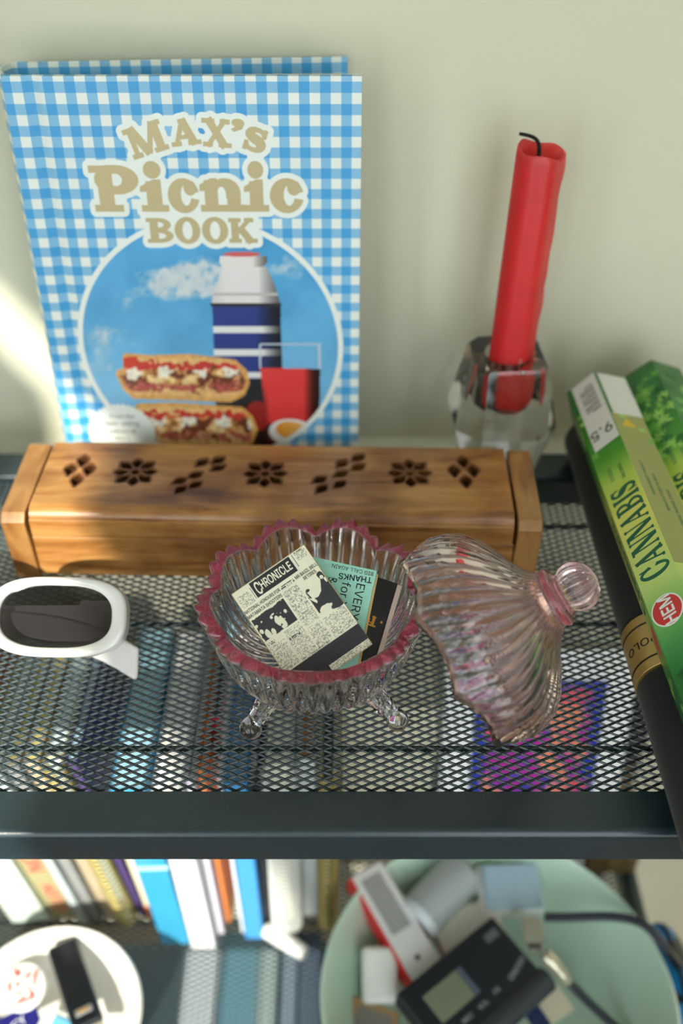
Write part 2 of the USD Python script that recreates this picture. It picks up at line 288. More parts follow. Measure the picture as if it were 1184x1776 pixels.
# ------------------------------------------------------------------ lettering shapes (slab serif capitals and plump lower case)
def stroke(pts, w): return LineString(pts).buffer(w / 2, cap_style=2, join_style=2)
def ell(cx, cy, rx, ry): return affinity.scale(Point(cx, cy).buffer(1, 32), rx, ry)
def glyph(ch, k=0.25, t=0.13, sv=0.13, se=0.1):
    """slab letter, capital height 1; k thick, t thin, sv serif height, se serif overhang"""
    def foot(x, w, top=False): return sbox(x - w / 2 - se, 1 - sv if top else 0, x + w / 2 + se, 1 if top else sv)
    if ch == 'M':
        g = [stroke([(0.2, 0), (0.2, 1)], t), stroke([(1.06, 0), (1.06, 1)], k), stroke([(0.25, 1), (0.62, 0.04)], k), stroke([(0.62, 0.04), (1.0, 1)], t), foot(0.2, t), foot(1.06, k), sbox(0.0, 1 - sv, 0.38, 1), sbox(0.93, 1 - sv, 1.28, 1)]; w = 1.3
    elif ch == 'A':
        g = [stroke([(0.22, 0), (0.56, 1)], t), stroke([(0.54, 1), (0.9, 0)], k), sbox(0.32, 0.26, 0.8, 0.26 + t * 0.9), foot(0.22, t), foot(0.9, k), sbox(0.42, 1 - sv * 0.8, 0.68, 1)]; w = 1.15
    elif ch == 'X':
        g = [stroke([(0.24, 1), (0.9, 0)], k), stroke([(0.88, 1), (0.24, 0)], t), foot(0.24, t), foot(0.9, k), foot(0.24, k, True), foot(0.88, t, True)]; w = 1.15
    elif ch == 'S':
        c = spline([(0.66, 0.76), (0.58, 0.88), (0.4, 0.93), (0.2, 0.85), (0.16, 0.7), (0.3, 0.57), (0.52, 0.47), (0.64, 0.33), (0.6, 0.16), (0.42, 0.07), (0.24, 0.1), (0.13, 0.24)], 60)
        ww = [0.5 * (t * 0.7 + (k - t * 0.5) * math.exp(-((q - 0.5) / 0.22) ** 2)) + 0.02 for q in np.linspace(0, 1, 60)]
        g = [Point(p).buffer(q) for p, q in zip(c, ww)] + [sbox(0.62, 0.66, 0.62 + sv * 0.8, 1.0), sbox(0.06, 0.0, 0.06 + sv * 0.8, 0.36)]; w = 0.78
    elif ch == "'":
        g = [Point(0.16, 0.86).buffer(0.14), Polygon([(0.3, 0.86), (0.26, 0.66), (0.08, 0.52), (0.03, 0.58), (0.16, 0.74)])]; w = 0.34
    elif ch == 'B':
        bowl = lambda cy, ry, rx: ell(0.42, cy, rx, ry).difference(ell(0.42, cy, rx - k * 0.85, ry - t * 0.9)).intersection(sbox(0.3, 0, 2, 1))
        g = [stroke([(0.26, 0), (0.26, 1)], k), bowl(0.74, 0.26, 0.42), bowl(0.27, 0.27, 0.48), sbox(0.02, 0, 0.45, t * 0.9), sbox(0.02, 1 - t * 0.9, 0.45, 1), sbox(0.3, 0.47, 0.45, 0.47 + t * 0.9)]; w = 0.95
    elif ch == 'O':
        g = [ell(0.5, 0.5, 0.5, 0.52).difference(ell(0.5, 0.5, 0.5 - k, 0.52 - t))]; w = 1.02
    elif ch == 'C':
        g = [ell(0.5, 0.5, 0.48, 0.52).difference(ell(0.52, 0.5, 0.48 - k, 0.52 - t)).difference(Polygon([(0.6, 0.5), (1.3, 0.78), (1.3, 0.24)])), sbox(0.8, 0.66, 0.8 + t * 0.9, 1.0)]; w = 0.98
    elif ch == 'K':
        g = [stroke([(0.26, 0), (0.26, 1)], k), stroke([(0.34, 0.4), (0.86, 0.98)], t), stroke([(0.5, 0.56), (0.9, 0.0)], k), foot(0.26, k), foot(0.26, k, True), foot(0.9, k), foot(0.82, t, True)]; w = 1.12
    elif ch == 'N':
        g = [stroke([(0.2, 0), (0.2, 1)], t), stroke([(0.92, 0), (0.92, 1)], t), Polygon([(0.12, 1), (0.12 + k * 1.3, 1), (0.98, 0), (0.98 - k * 1.1, 0)]), foot(0.2, t), foot(0.92, t, True), sbox(0, 1 - sv, 0.3, 1)]; w = 1.08
    elif ch == 'I':
        g = [stroke([(0.25, 0), (0.25, 1)], k), foot(0.25, k), foot(0.25, k, True)]; w = 0.5
    elif ch == 'P':                                   # plump capital
        g = [sbox(0.12, 0, 0.42, 1), ell(0.52, 0.7, 0.46, 0.31).union(sbox(0.3, 0.39, 0.52, 1.01)).difference(ell(0.5, 0.7, 0.155, 0.15)), sbox(0.0, 0, 0.6, 0.13), sbox(-0.04, 0.87, 0.4, 1.0)]; w = 1.05
    elif ch == 'i':
        g = [sbox(0.14, 0, 0.46, 0.68), sbox(0.0, 0, 0.6, 0.13), Polygon([(0.0, 0.56), (0.3, 0.72), (0.46, 0.72), (0.4, 0.5), (0.0, 0.46)]), Point(0.3, 0.95).buffer(0.185)]; w = 0.62
    elif ch == 'n':
        arch = ell(0.62, 0.42, 0.37, 0.3).difference(ell(0.53, 0.36, 0.13, 0.2)).intersection(sbox(0.3, 0.3, 1.2, 0.8))
        g = [sbox(0.12, 0, 0.42, 0.68), arch, sbox(0.68, 0, 0.99, 0.45), sbox(0.0, 0, 0.53, 0.13), sbox(0.57, 0, 1.1, 0.13), Polygon([(0.0, 0.58), (0.28, 0.72), (0.42, 0.72), (0.4, 0.5), (0.0, 0.46)])]; w = 1.12
    elif ch == 'c':
        g = [ell(0.4, 0.35, 0.4, 0.37).difference(ell(0.46, 0.36, 0.15, 0.24)).difference(Polygon([(0.44, 0.36), (1.0, 0.5), (1.0, 0.22), (0.46, 0.3)])), Point(0.58, 0.52).buffer(0.15)]; w = 0.82
    g = unary_union(g); return g.buffer(0.022).buffer(-0.022), w

# ------------------------------------------------------------------ picnic book
AL = math.radians(5.3); BW, BH, BT = 0.1815, 0.2455, 0.036
book = Thing('picnic_cookbook', 'large hardback picnic cookbook in blue and white gingham leaning on the wall', 'book',
             frame((-0.1712, 0.5010, 0.002), (1, 0, 0), (0, -math.cos(AL), math.sin(AL))))
def gingham(name, ox, oy, p=0.01075, dark=1.0):
    a, b, c = lin((232, 236, 230)), lin((128, 186, 222)), lin((58, 156, 216))
    n = {'tc': ('texture_coordinate', {}), 's': ('separate_xyz', {}), 'p': ('principled_bsdf', {'roughness': 0.42})}; l = [('tc.object', 's.vector')]
    for ax, o in (('x', ox), ('y', oy)):
        n['o' + ax] = ('math', {'math_type': 'subtract', 'value2': o}); n['d' + ax] = ('math', {'math_type': 'divide', 'value2': p})
        n['f' + ax] = ('math', {'math_type': 'floored_modulo', 'value2': 1.0}); n['l' + ax] = ('math', {'math_type': 'less_than', 'value2': 0.5})
        l += [('s.' + ax, f'o{ax}.value1'), (f'o{ax}.value', f'd{ax}.value1'), (f'd{ax}.value', f'f{ax}.value1'), (f'f{ax}.value', f'l{ax}.value1')]
    n['ad'] = ('math', {'math_type': 'add'}); n['h'] = ('math', {'math_type': 'multiply', 'value2': 0.5})
    n['r'] = ('rgb_ramp', {'ramp': [(0.0, tuple(a)), (0.3, tuple(a)), (0.31, tuple(b)), (0.7, tuple(b)), (0.71, tuple(c)), (1.0, tuple(c))], 'interpolate': False})
    l += [('lx.value', 'ad.value1'), ('ly.value', 'ad.value2'), ('ad.value', 'h.value1'), ('h.value', 'r.fac'), ('r.color', 'p.base_color')]
    return usdkit.material(stage, '/World/Looks/' + name, n, l, surface='p.BSDF')
M_ging = gingham('blue_gingham_print', -0.0009, 0.23744)
M_pages = mat('page_edges', (206, 206, 186), 0.8, vary=0.15, scale=60, stretch=(1, 1, 60))
cv = 0.0026; hinge = 0.0145
def groove(x): return -0.0016 * np.exp(-((x - hinge) / 0.0032) ** 2)
xs = np.unique(np.r_[np.linspace(0, 0.03, 40), np.linspace(0.03, BW, 12)]); ys = np.linspace(0, BH, 4)
GX, GY = np.meshgrid(xs, ys, indexing='ij')
fr_ = surf(np.stack([GX, GY, groove(GX)], -1)); bk_ = surf(np.stack([GX, GY, groove(GX) - cv], -1))
fc = book.part('front_cover', cat(fr_, (bk_[0], bk_[1][:, ::-1]), bx(BW - 0.0001, BW, 0, BH, -cv, 0), bx(0, BW, BH - 0.0001, BH, -cv - 0.0008, -0.0016)), M_ging, 40)
SK = -0.0055                                          # the block has slumped a little: the back board sits further left
BOPEN = 0.016                                         # the back board stands a little open behind the pages
bcv = apply(rbox(0, BW - 0.001, 0, BH, 0, cv, 0.0006), T(SK, 0, -BT) @ rot((0, 1, 0), math.degrees(math.asin(BOPEN / BW))))
book.part('back_cover', bcv, M_ging)
sp = [(0.0, -0.001), (-0.0022, -0.006), (-0.0042 + SK * .3, -0.014), (-0.004 + SK * .7, -0.024), (SK, -BT + 0.001), (SK + 0.0015, -BT + 0.0025), (SK * .7 - 0.002, -0.024), (-0.0022 + SK * .3, -0.014), (0.0, -0.0065), (0.0015, -0.0022)]
_xz = np.array([[1, 0, 0, 0], [0, 0, 1, 0], [0, 1, 0, 0], [0, 0, 0, 1.0]])
book.part('spine', apply(ext(Polygon(sp), 0, BH), _xz), M_ging, 40)
pg = Polygon([(0.003, -cv - 0.0008), (BW - 0.004, -cv - 0.0004), (BW - 0.0055, -0.012), (BW - 0.0085, -0.022), (BW + SK - 0.005, -BT + cv - 0.004), (SK + 0.003, -BT + cv), (-0.001, -0.02), (-0.0005, -0.012)])
book.part('page_block', apply(ext(pg, 0.004, BH - 0.0062), _xz), M_pages, 30)
M_gold = mat('gold_foil_ink', (186, 170, 128), 0.42, metal=0.25)
M_halo = mat('white_print', (232, 237, 231), 0.42)
def on_cover(px, py): return book.hit(px, py, 0.0)
def set_glyph(ch, px0, px1, base, top, deg=0.0, hgt=1.0, **kw):     # fit a letter between photograph columns on the cover
    g, w = glyph(ch, **kw); a, b = on_cover(px0, base), on_cover(px1, base); c = on_cover((px0 + px1) / 2, top)
    x0, y0, x1, y1 = g.bounds; h = c[1] - (a[1] + b[1]) / 2
    g = affinity.affine_transform(g, [(b[0] - a[0]) / (x1 - x0), 0, 0, h / hgt, a[0] - x0 * (b[0] - a[0]) / (x1 - x0), a[1]])
    return affinity.rotate(g, deg, 'center').buffer(0.00035)
letters = [set_glyph('M', 222, 288, 268, 216, 17), set_glyph('A', 297, 347, 251, 207, 6), set_glyph('X', 352, 402, 254, 207, -4), set_glyph("'", 404, 424, 251, 207, -8), set_glyph('S', 425, 463, 263, 222, -19, k=0.3)]
letters += [set_glyph('P', 164, 245, 366, 288), set_glyph('i', 248, 293, 366, 283, hgt=1.1), set_glyph('c', 295, 346, 367, 310, hgt=0.72), set_glyph('n', 350, 425, 366, 310, hgt=0.72), set_glyph('i', 426, 466, 366, 283, hgt=1.1), set_glyph('c', 470, 525, 367, 310, hgt=0.72)]
letters += [set_glyph('B', 258, 301, 420, 379), set_glyph('O', 306, 348, 421, 378, k=0.27), set_glyph('O', 353, 396, 421, 378, k=0.27), set_glyph('K', 399, 446, 420, 379)]
halo = unary_union([g.buffer(0.0028) for g in letters]); halo = halo.buffer(0.001).buffer(-0.001)
put(fc, 'title_outline', ext(halo, 0.0, 0.00012), M_halo, False, label='white outline around the title letters')
put(fc, 'title_lettering', ext(unary_union(letters), 0.0, 0.0002), M_gold, False, label='gold slab lettering of the title')
# round picture
c0 = on_cover(366, 603); R_in = 0.0745; R_out = 0.0775
ring = Point(c0).buffer(R_out, 96).difference(Point(c0).buffer(R_in, 96)).intersection(sbox(0.004, 0.001, BW - 0.001, BH))
put(fc, 'picture_border', ext(ring, 0.0, 0.00009), M_halo, False)
def fb(X, Y, s, o=4, seed=0): return meshkit.fbm(np.stack([X / s, Y / s, np.zeros_like(X)], -1), o, seed)
def inside(poly, X, Y): return shapely.contains_xy(poly, X, Y)
def picture(v):
    P = proj((np.c_[v, np.ones(len(v))] @ book.M.T)[:, :3]); X, Y = P[:, 0], P[:, 1]
    t = soft(Y, 420, 720)[:, None]
    C = np.array([70, 158, 214.]) * (1 - t) + np.array([120, 184, 222.]) * t
    C = C + (fb(X, Y, 60, 3, 2)[:, None] - 0.5) * 34
    def over(mask, col): nonlocal C; m = np.asarray(mask, float)[:, None]; C = C * (1 - m) + np.asarray(col, float) * m
    n = fb(X, Y, 26, 5, 5)
    cl = 1.25 * np.exp(-(((X - 325) / 80) ** 4 + ((Y - 492) / 30) ** 4)) * (0.6 + 0.8 * fb(X, Y, 18, 3, 77)) + 0.8 * np.exp(-(((X - 350) / 40) ** 2 + ((Y - 465) / 22) ** 2)) + 0.7 * np.exp(-(((X - 215) / 26) ** 2 + ((Y - 520) / 26) ** 2)) + 0.8 * np.exp(-(((X - 180) / 50) ** 2 + ((Y - 590) / 30) ** 2)) + 0.8 * np.exp(-(((X - 500) / 45) ** 2 + ((Y - 462) / 28) ** 2)) + 0.6 * np.exp(-(((X - 175) / 30) ** 2 + ((Y - 640) / 16) ** 2))
    n5 = fb(X, Y, 13, 5, 61); over(soft(np.minimum(cl, 1.1) * (0.35 + 1.3 * n5) + 0.9 * (n - 0.5), 0.45, 1.05) * 0.92, np.stack([206 + 34 * (n5 - 0.5), 211 + 26 * (n5 - 0.5), 214 + 16 * (n5 - 0.5)], -1))
    # flask
    side = lambda x0, x1: np.clip((X - x0) / (x1 - x0), 0, 1)
    body = Polygon([(368, 528), (486, 528), (489, 640), (491, 780), (376, 780), (372, 640)])
    b = inside(body, X, Y); sh = (1 - 0.8 * soft(side(368, 489), 0.62, 0.95))[:, None]
    over(b, np.array([42, 62, 140.]) * sh * (0.93 + 0.07 * np.sin(Y * 2.0))[:, None])
    for y0, y1 in ((566, 577), (606, 617), (646, 656)): over(b & (Y > y0) & (Y < y1), np.array([226, 228, 226.]) * (1 - 0.75 * soft(side(368, 489), 0.72, 0.98))[:, None])
    over(b & (Y > 657), np.array([26, 32, 38.]))
    cap = Polygon([(384, 462), (461, 462), (474, 488), (483, 515), (486, 529), (366, 529), (369, 512), (378, 488)])
    over(inside(cap, X, Y), np.array([226, 222, 222.]) * (1 - 0.62 * soft(side(366, 486), 0.68, 1.0) - 0.1 * (1 - soft(side(366, 486), 0, 0.2)))[:, None])
    over(inside(cap, X, Y) & (Y > 508) & (Y < 513), (188, 184, 184)); over(inside(Polygon([(364, 526), (488, 526), (487, 532), (366, 532)]), X, Y), (40, 40, 46))
    over(inside(Polygon([(381, 444), (462, 444), (463, 455), (456, 463), (386, 463), (380, 455)]), X, Y), np.array([228, 222, 218.]) * (1 - 0.6 * soft(side(380, 463), 0.7, 1.0))[:, None])
    over(inside(ell(419, 441, 33, 4.5), X, Y), (206, 96, 96))
    # dark ground and second bun
    over((Y > 700) & (X > 420) & (X < 470), (44, 24, 24)); over(inside(ell(446, 722, 22, 26), X, Y), (150, 40, 34)); over((Y > 756) & (X > 300), (40, 20, 16))
    # glass of juice
    over(inside(sbox(450, 597, 555, 640), X, Y), np.stack([C[:, 0] * 0.92 + 16, C[:, 1] * 0.92 + 16, C[:, 2] * 0.92 + 18], -1))
    over(((np.abs(X - 451) < 1.6) | (np.abs(X - 554) < 2.2)) & (Y > 596) & (Y < 640), (196, 206, 216)); over((np.abs(Y - 597) < 1.5) & (X > 450) & (X < 555), (186, 200, 214))
    juice = Polygon([(451, 638), (555, 640), (554, 735), (462, 735)])
    over(inside(juice, X, Y), np.array([224, 62, 60.]) * (1 - 0.8 * soft(X, 526, 545) - 0.45 * (1 - soft(X + (Y - 640) * -0.08, 450, 462)) * soft(Y, 660, 690))[:, None])
    # sandwiches
    for poly, y0, y1, sd in ((Polygon([(197, 642), (214, 640), (212, 612), (260, 616), (330, 614), (408, 624), (428, 642), (433, 664), (424, 686), (400, 698), (300, 694), (232, 692), (214, 676)]), 612, 698, 1),
                             (Polygon([(234, 700), (300, 698), (420, 706), (438, 722), (447, 744), (440, 766), (428, 779), (200, 779), (236, 740)]), 698, 782, 9)):
        poly = poly.buffer(-7).buffer(12, 24).buffer(-5, 24); m = inside(poly, X, Y); q = (Y - y0) / (y1 - y0) + (fb(X, Y, 9, 4, sd) - 0.5) * 0.28
        n2, n3 = fb(X, Y, 12, 4, sd + 3), fb(X, Y, 6, 3, sd + 4)
        col = np.where((q < 0.24)[:, None], np.array([228, 186, 124.]), np.array([224, 180, 118.]))
        col = np.where(((q > 0.2) & (q < 0.34))[:, None], np.array([196, 60, 50.]), col)
        mid = (q > 0.32) & (q < 0.78)
        fill = np.where((n2 > 0.56)[:, None], np.array([230, 200, 142.]), np.where((n2 > 0.42)[:, None], np.array([204, 148, 90.]), np.array([112, 60, 38.])))
        col = np.where(mid[:, None], fill, col)
        col = np.where(((q > 0.32) & (q < 0.48) & (np.sin(X / 9.0 + sd) + n3 * 0.8 > 0.55))[:, None], np.array([232, 226, 208.]), col)
        col = np.where(((q > 0.62) & (q < 0.76) & (n3 > 0.42))[:, None], np.array([176, 84, 74.]), col)
        d = shapely.distance(shapely.points(X[m], Y[m]), poly.exterior); edge = np.zeros(len(X)); edge[m] = 1 - soft(d, 3.0, 11.0)
        rimm = edge * ((X > 405) | (X < 236) | (q > 0.8) | (q < 0.15))
        col = col * (1 - rimm[:, None]) + np.array([216, 160, 86.]) * rimm[:, None]
        col = col * (0.88 + 0.26 * n3)[:, None]
        over(m, col)
    over(inside(Polygon([(214, 620), (238, 618), (238, 634), (214, 638)]), X, Y), (206, 60, 44))
    # egg
    eg = affinity.rotate(ell(508, 751, 42, 24), 8); over(inside(affinity.translate(eg, -3, 6), X, Y), (110, 50, 36)); over(inside(eg, X, Y), (232, 228, 226))
    yk = affinity.rotate(ell(505, 746, 27, 15), 6); over(inside(yk, X, Y), np.stack([236 + 0 * X, 150 + 40 * soft(X, 480, 535), 50 + 60 * soft(X, 480, 535)], -1))
    return lin(np.clip(C, 0, 255))
g_ = np.linspace(-R_in, R_in, 430); U_, V_ = np.meshgrid(g_ + c0[0], g_ + c0[1], indexing='ij')
pv, pf = surf(np.stack([U_, V_, np.full_like(U_, 0.00006)], -1))
cen = pv[pf].mean(1); keep = (np.hypot(cen[:, 0] - c0[0], cen[:, 1] - c0[1]) < R_in + 0.0003) & (cen[:, 1] > 0.002); pf = pf[keep]
uq, inv = np.unique(pf, return_inverse=True); pv, pf = pv[uq], inv.reshape(-1, 3)
put(fc, 'picture', (pv, pf), M_gloss, True, paint=picture, label='round printed picnic scene of flask, sandwiches, juice and egg')
# scalloped badge
bc = on_cover(212, 752); an = np.linspace(0, 2 * np.pi, 160, endpoint=False)
badge = Polygon([(bc[0] + (0.0205 + 0.0007 * math.cos(40 * a)) * math.cos(a), bc[1] + (0.0205 + 0.0007 * math.cos(40 * a)) * math.sin(a)) for a in an])
bp = put(fc, 'badge', ext(badge, 0.0, 0.00014), M_halo, False, label='white scalloped badge')
M_greyink = mat('grey_ink', (78, 74, 68), 0.6)
put(fc, 'badge_lettering', cat([text(s, 0.0026, *on_cover(212, y), depth=0.0002) for s, y in (('From the', 722), ('best-selling', 735), ('authors of', 748), ("Max's", 760), ('Sandwich', 771))]), M_greyink, False)

# ------------------------------------------------------------------ wooden incense box
IB = Thing('incense_box', 'long hinged wooden incense box with pierced flowers in its lid', 'box', T(-0.039, 0.4134, 0.0004) @ rot((0, 0, 1), -1.35))
L2, D, HB, HL = 0.149, 0.066, 0.0295, 0.0485
ep = 0.0135
_prof = lambda pts, x0, x1: apply(ext(Polygon(pts), x0, x1), _yz)
a8 = np.linspace(0, np.pi / 2, 7)
end = [(0.002, 0), (D, 0), (D, HL - 0.0015), (D - 0.002, HL - 0.0005), (0.004, HL - 0.0022), (0.0, HL - 0.0062)]
for sx in (-1, 1):
    x0, x1 = (-L2, -L2 + ep) if sx < 0 else (L2 - ep, L2)
    e = m3.Manifold.batch_hull([m3.Manifold.sphere(0.0007, 6).translate((x, y, z)) for x in (x0 + .0007, x1 - .0007) for y, z in end])
    IB.part('end_panel', e, M_wood_end)
bx0, bx1 = -L2 + ep + 0.0002, L2 - ep - 0.0002
IB.part('front_panel', rbox(bx0, bx1, 0.0035, 0.0105, 0, HB - 0.0008, 0.0006), M_wood)
IB.part('back_panel', rbox(bx0, bx1, D - 0.008, D - 0.001, 0, HB - 0.0008, 0.0006), M_wood)
IB.part('base_board', bx(bx0, bx1, 0.0105, D - 0.008, 0.0005, 0.006), M_wood)
lr = 0.0075
lid_pts = [(0.0012, HB + 0.0014), (0.0004, HB + 0.0022), (0.0004, HL - 0.0055), (0.0016, HL - 0.0045), (0.0016, HL - lr + 0.0035)]
lid_pts += [(0.0016 + lr - lr * math.cos(t), HL + 0.0012 - lr + lr * math.sin(t)) for t in a8] + [(D - 0.001, HL + 0.0012), (D - 0.001, HL - 0.007), (0.012, HL - 0.007), (0.012, HB + 0.0014)]
lid_solid = apply(ext(Polygon(lid_pts), bx0 + 0.0020, bx1 - 0.0020), _yz)
lid_man = m3.Manifold(m3.Mesh(np.asarray(lid_solid[0], np.float32), np.asarray(lid_solid[1], np.uint32)))
if lid_man.volume() < 0: lid_man = m3.Manifold(m3.Mesh(np.asarray(lid_solid[0], np.float32), np.asarray(lid_solid[1][:, ::-1], np.uint32)))
def petal(l, w): return Polygon([(0, 0)] + [(l * t, w * math.sin(math.pi * t ** 1.25)) for t in np.linspace(0.1, 0.9, 6)] + [(l, 0)] + [(l * t, -w * math.sin(math.pi * t ** 1.25)) for t in np.linspace(0.9, 0.1, 6)])
holes = []
for px_, py_ in ((235, 822), (460, 825), (710, 824)):
    c = IB.loc(onz(px_, py_, HL))[:2]; holes.append(Point(c).buffer(0.0023))
    for k in range(8):
        l = 0.0098 if k % 2 else 0.0088
        holes.append(affinity.translate(affinity.rotate(affinity.translate(petal(l, 0.0029), 0.0034, 0), 45 * k + 2, origin=(0, 0)), *c))
for px_, py_ in ((137, 820), (803, 822)):
    c = IB.loc(onz(px_, py_, HL))[:2]
    for dx, dy in ((0.0005, 0.0092), (-0.0052, 0.0005), (0.0058, 0.001), (0.0008, -0.0092)):
        holes.append(affinity.translate(affinity.rotate(petal(0.0112, 0.0031), 90, origin=(0, 0)), c[0] + dx, c[1] + dy - 0.0055))
for pts in (((311, 838), (313, 853), (338, 845), (338, 828), (350, 806), (378, 802), (378, 815)), ((553, 836), (557, 852), (588, 844), (590, 826), (592, 808), (620, 798), (620, 814))):
    for k, (px_, py_) in enumerate(pts):
        c = IB.loc(onz(px_, py_, HL))[:2]; holes.append(affinity.translate(affinity.rotate(affinity.translate(petal(0.0098, 0.0029), -0.0049, 0), 38 + 9 * ((k * 5) % 3), origin=(0, 0)), *c))
cut = unary_union(holes).buffer(0.0002)
hm = ext(cut, HL - 0.012, HL + 0.004); hm = m3.Manifold(m3.Mesh(np.asarray(hm.vertices, np.float32), np.asarray(hm.faces, np.uint32)))
lid_man = lid_man - hm
lidp = IB.part('lid', lid_man, M_wood, 30, label='pierced wooden lid with a rounded front edge')
br = cut.buffer(0.0011, join_style=1).difference(cut.buffer(-0.00002))
M_scorch = mat('scorched_wood', (112, 66, 36), 0.5, vary=0.35, scale=120)
put(lidp, 'scorched_edge', ext(br.intersection(sbox(bx0, 0.012, bx1, D - 0.002)), HL + 0.0010, HL + 0.00124), M_scorch, False)
put(lidp, 'pierced_wall', ext(cut.buffer(0.0008).difference(cut), HL - 0.0066, HL + 0.0006), M_wood_cut, False)

# ------------------------------------------------------------------ candle holder and candle
HC = np.array([0.0985, 0.512, 0.0])
holder = Thing('candle_holder', 'heavy faceted clear glass candle holder behind the wooden box', 'candle holder', T(*(HC + [0, 0, 0.0048])) @ rot((0, 0, 1), 4))
def octo(hw, ch, z): return [(x, y, z) for x, y in ((-hw + ch, -hw), (hw - ch, -hw), (hw, -hw + ch), (hw, hw - ch), (hw - ch, hw), (-hw + ch, hw), (-hw, hw - ch), (-hw, -hw + ch))]
pts = np.array(octo(0.0185, 0.006, 0) + octo(0.0195, 0.006, 0.002) + octo(0.0305, 0.0135, 0.046) + octo(0.0213, 0.006, 0.0865) + octo(0.0203, 0.006, 0.0885))
hold = m3.Manifold.hull_points(pts.astype(np.float64)) if hasattr(m3.Manifold, 'hull_points') else m3.Manifold.batch_hull([m3.Manifold.sphere(0.0001, 4).translate(tuple(p)) for p in pts])
cupp = lathe([(0.0, 0.057), (0.0095, 0.0575), (0.0124, 0.061), (0.0137, 0.067), (0.0139, 0.092), (0.0, 0.092)], 40)
cupm = m3.Manifold(m3.Mesh(np.asarray(cupp[0], np.float32), np.asarray(cupp[1], np.uint32)))
if cupm.status() != m3.Error.NoError or cupm.volume() <= 0:
    cupm = m3.Manifold.cylinder(0.035, 0.0139, 0.0139, 40).translate((0, 0, 0.0575))
holder.part('glass_block', hold - cupm, M_holder, 20)
M_red = mat('red_wax', (204, 34, 38), 0.42, sss=0.25, vary=0.12, scale=60, bump=0.25, bscale=150)
M_paleWax = mat('pale_red_wax', (222, 110, 102), 0.5, sss=0.3, vary=0.1, scale=90)
M_wick = mat('charred_wick', (20, 18, 14), 0.9)
cb = np.array([0.0995, 0.5115, 0.0648]); ct = np.array([0.1046, 0.5225, 0.2100])
candle = Thing('candle', 'tall red half-burnt candle standing in the faceted glass holder', 'candle', frame(cb, (1, 0, 0), ct - cb))
LC = np.linalg.norm(ct - cb); na = 72; ang = np.arange(na) * 2 * np.pi / na
prof = [(0.0, -0.0062), (0.0097, -0.0060), (0.0126, -0.0030), (0.0140, 0.0030), (0.0141, 0.0215), (0.0128, 0.0232)] + [(0.0124, z) for z in np.linspace(0.0255, LC - 0.004, 38)]
P = []
for a in ang:
    col = []
    hexr = 1 + 0.022 * math.cos(6 * a + 0.4)
    drip = math.exp(-((math.atan2(math.sin(a - 0.15), math.cos(a - 0.15))) / 0.30) ** 2)
    for r, z in prof: col.append((r * hexr + (drip * 0.0016 * (0.4 + 0.8 * meshkit.noise(np.array([1.0, 2.0, z * 90])) ) if 0.012 < r and z > 0.025 else 0), z))
    zt = LC + 0.0022 * math.cos(a - 2.2) + 0.0012 * math.sin(3 * a)
    col += [(0.0121 * hexr + drip * 0.0018, zt - 0.001), (0.0115 * hexr + drip * 0.001, zt), (0.0100, zt - 0.0012), (0.0085, zt - 0.006), (0.0062, zt - 0.009), (0.0, LC - 0.0095)]
    P.append([(r * math.cos(a), r * math.sin(a), z) for r, z in col])
candle.part('wax', surf(np.array(P), wrap_u=True), M_red, 50)
candle.part('wick', tube(spline([(0.001, 0.002, LC - 0.0105), (0.0005, 0.006, LC - 0.003), (-0.001, 0.0085, LC + 0.0022), (-0.006, 0.010, LC + 0.0042), (-0.0105, 0.0105, LC + 0.0048)], 24), np.linspace(0.0011, 0.0009, 24), 8), M_wick)
dr = []
for (a, z0, z1, rr) in ((0.05, 0.145, 0.128, 0.0018), (0.2, 0.112, 0.096, 0.0016), (0.0, 0.07, 0.052, 0.0017), (-0.05, 0.031, 0.0215, 0.0019), (-1.25, 0.03, 0.021, 0.0012)):
    q = np.array([(0.0128 * math.cos(a), 0.0128 * math.sin(a), z) for z in np.linspace(z0, z1, 10)])
    dr.append(tube(q, rr * np.sin(np.linspace(0.15, np.pi - 0.3, 10)) ** 0.6, 8))
for q in dr: candle.part('wax_drip', q, M_paleWax, True, label='pale run of melted wax')
candle.part('wax_drip', tube([(0.0128, -0.003, 0.0216), (0.0145, -0.0035, 0.0222), (0.0165, -0.004, 0.0219)], [0.0016, 0.0014, 0.0006], 8), M_paleWax, True)

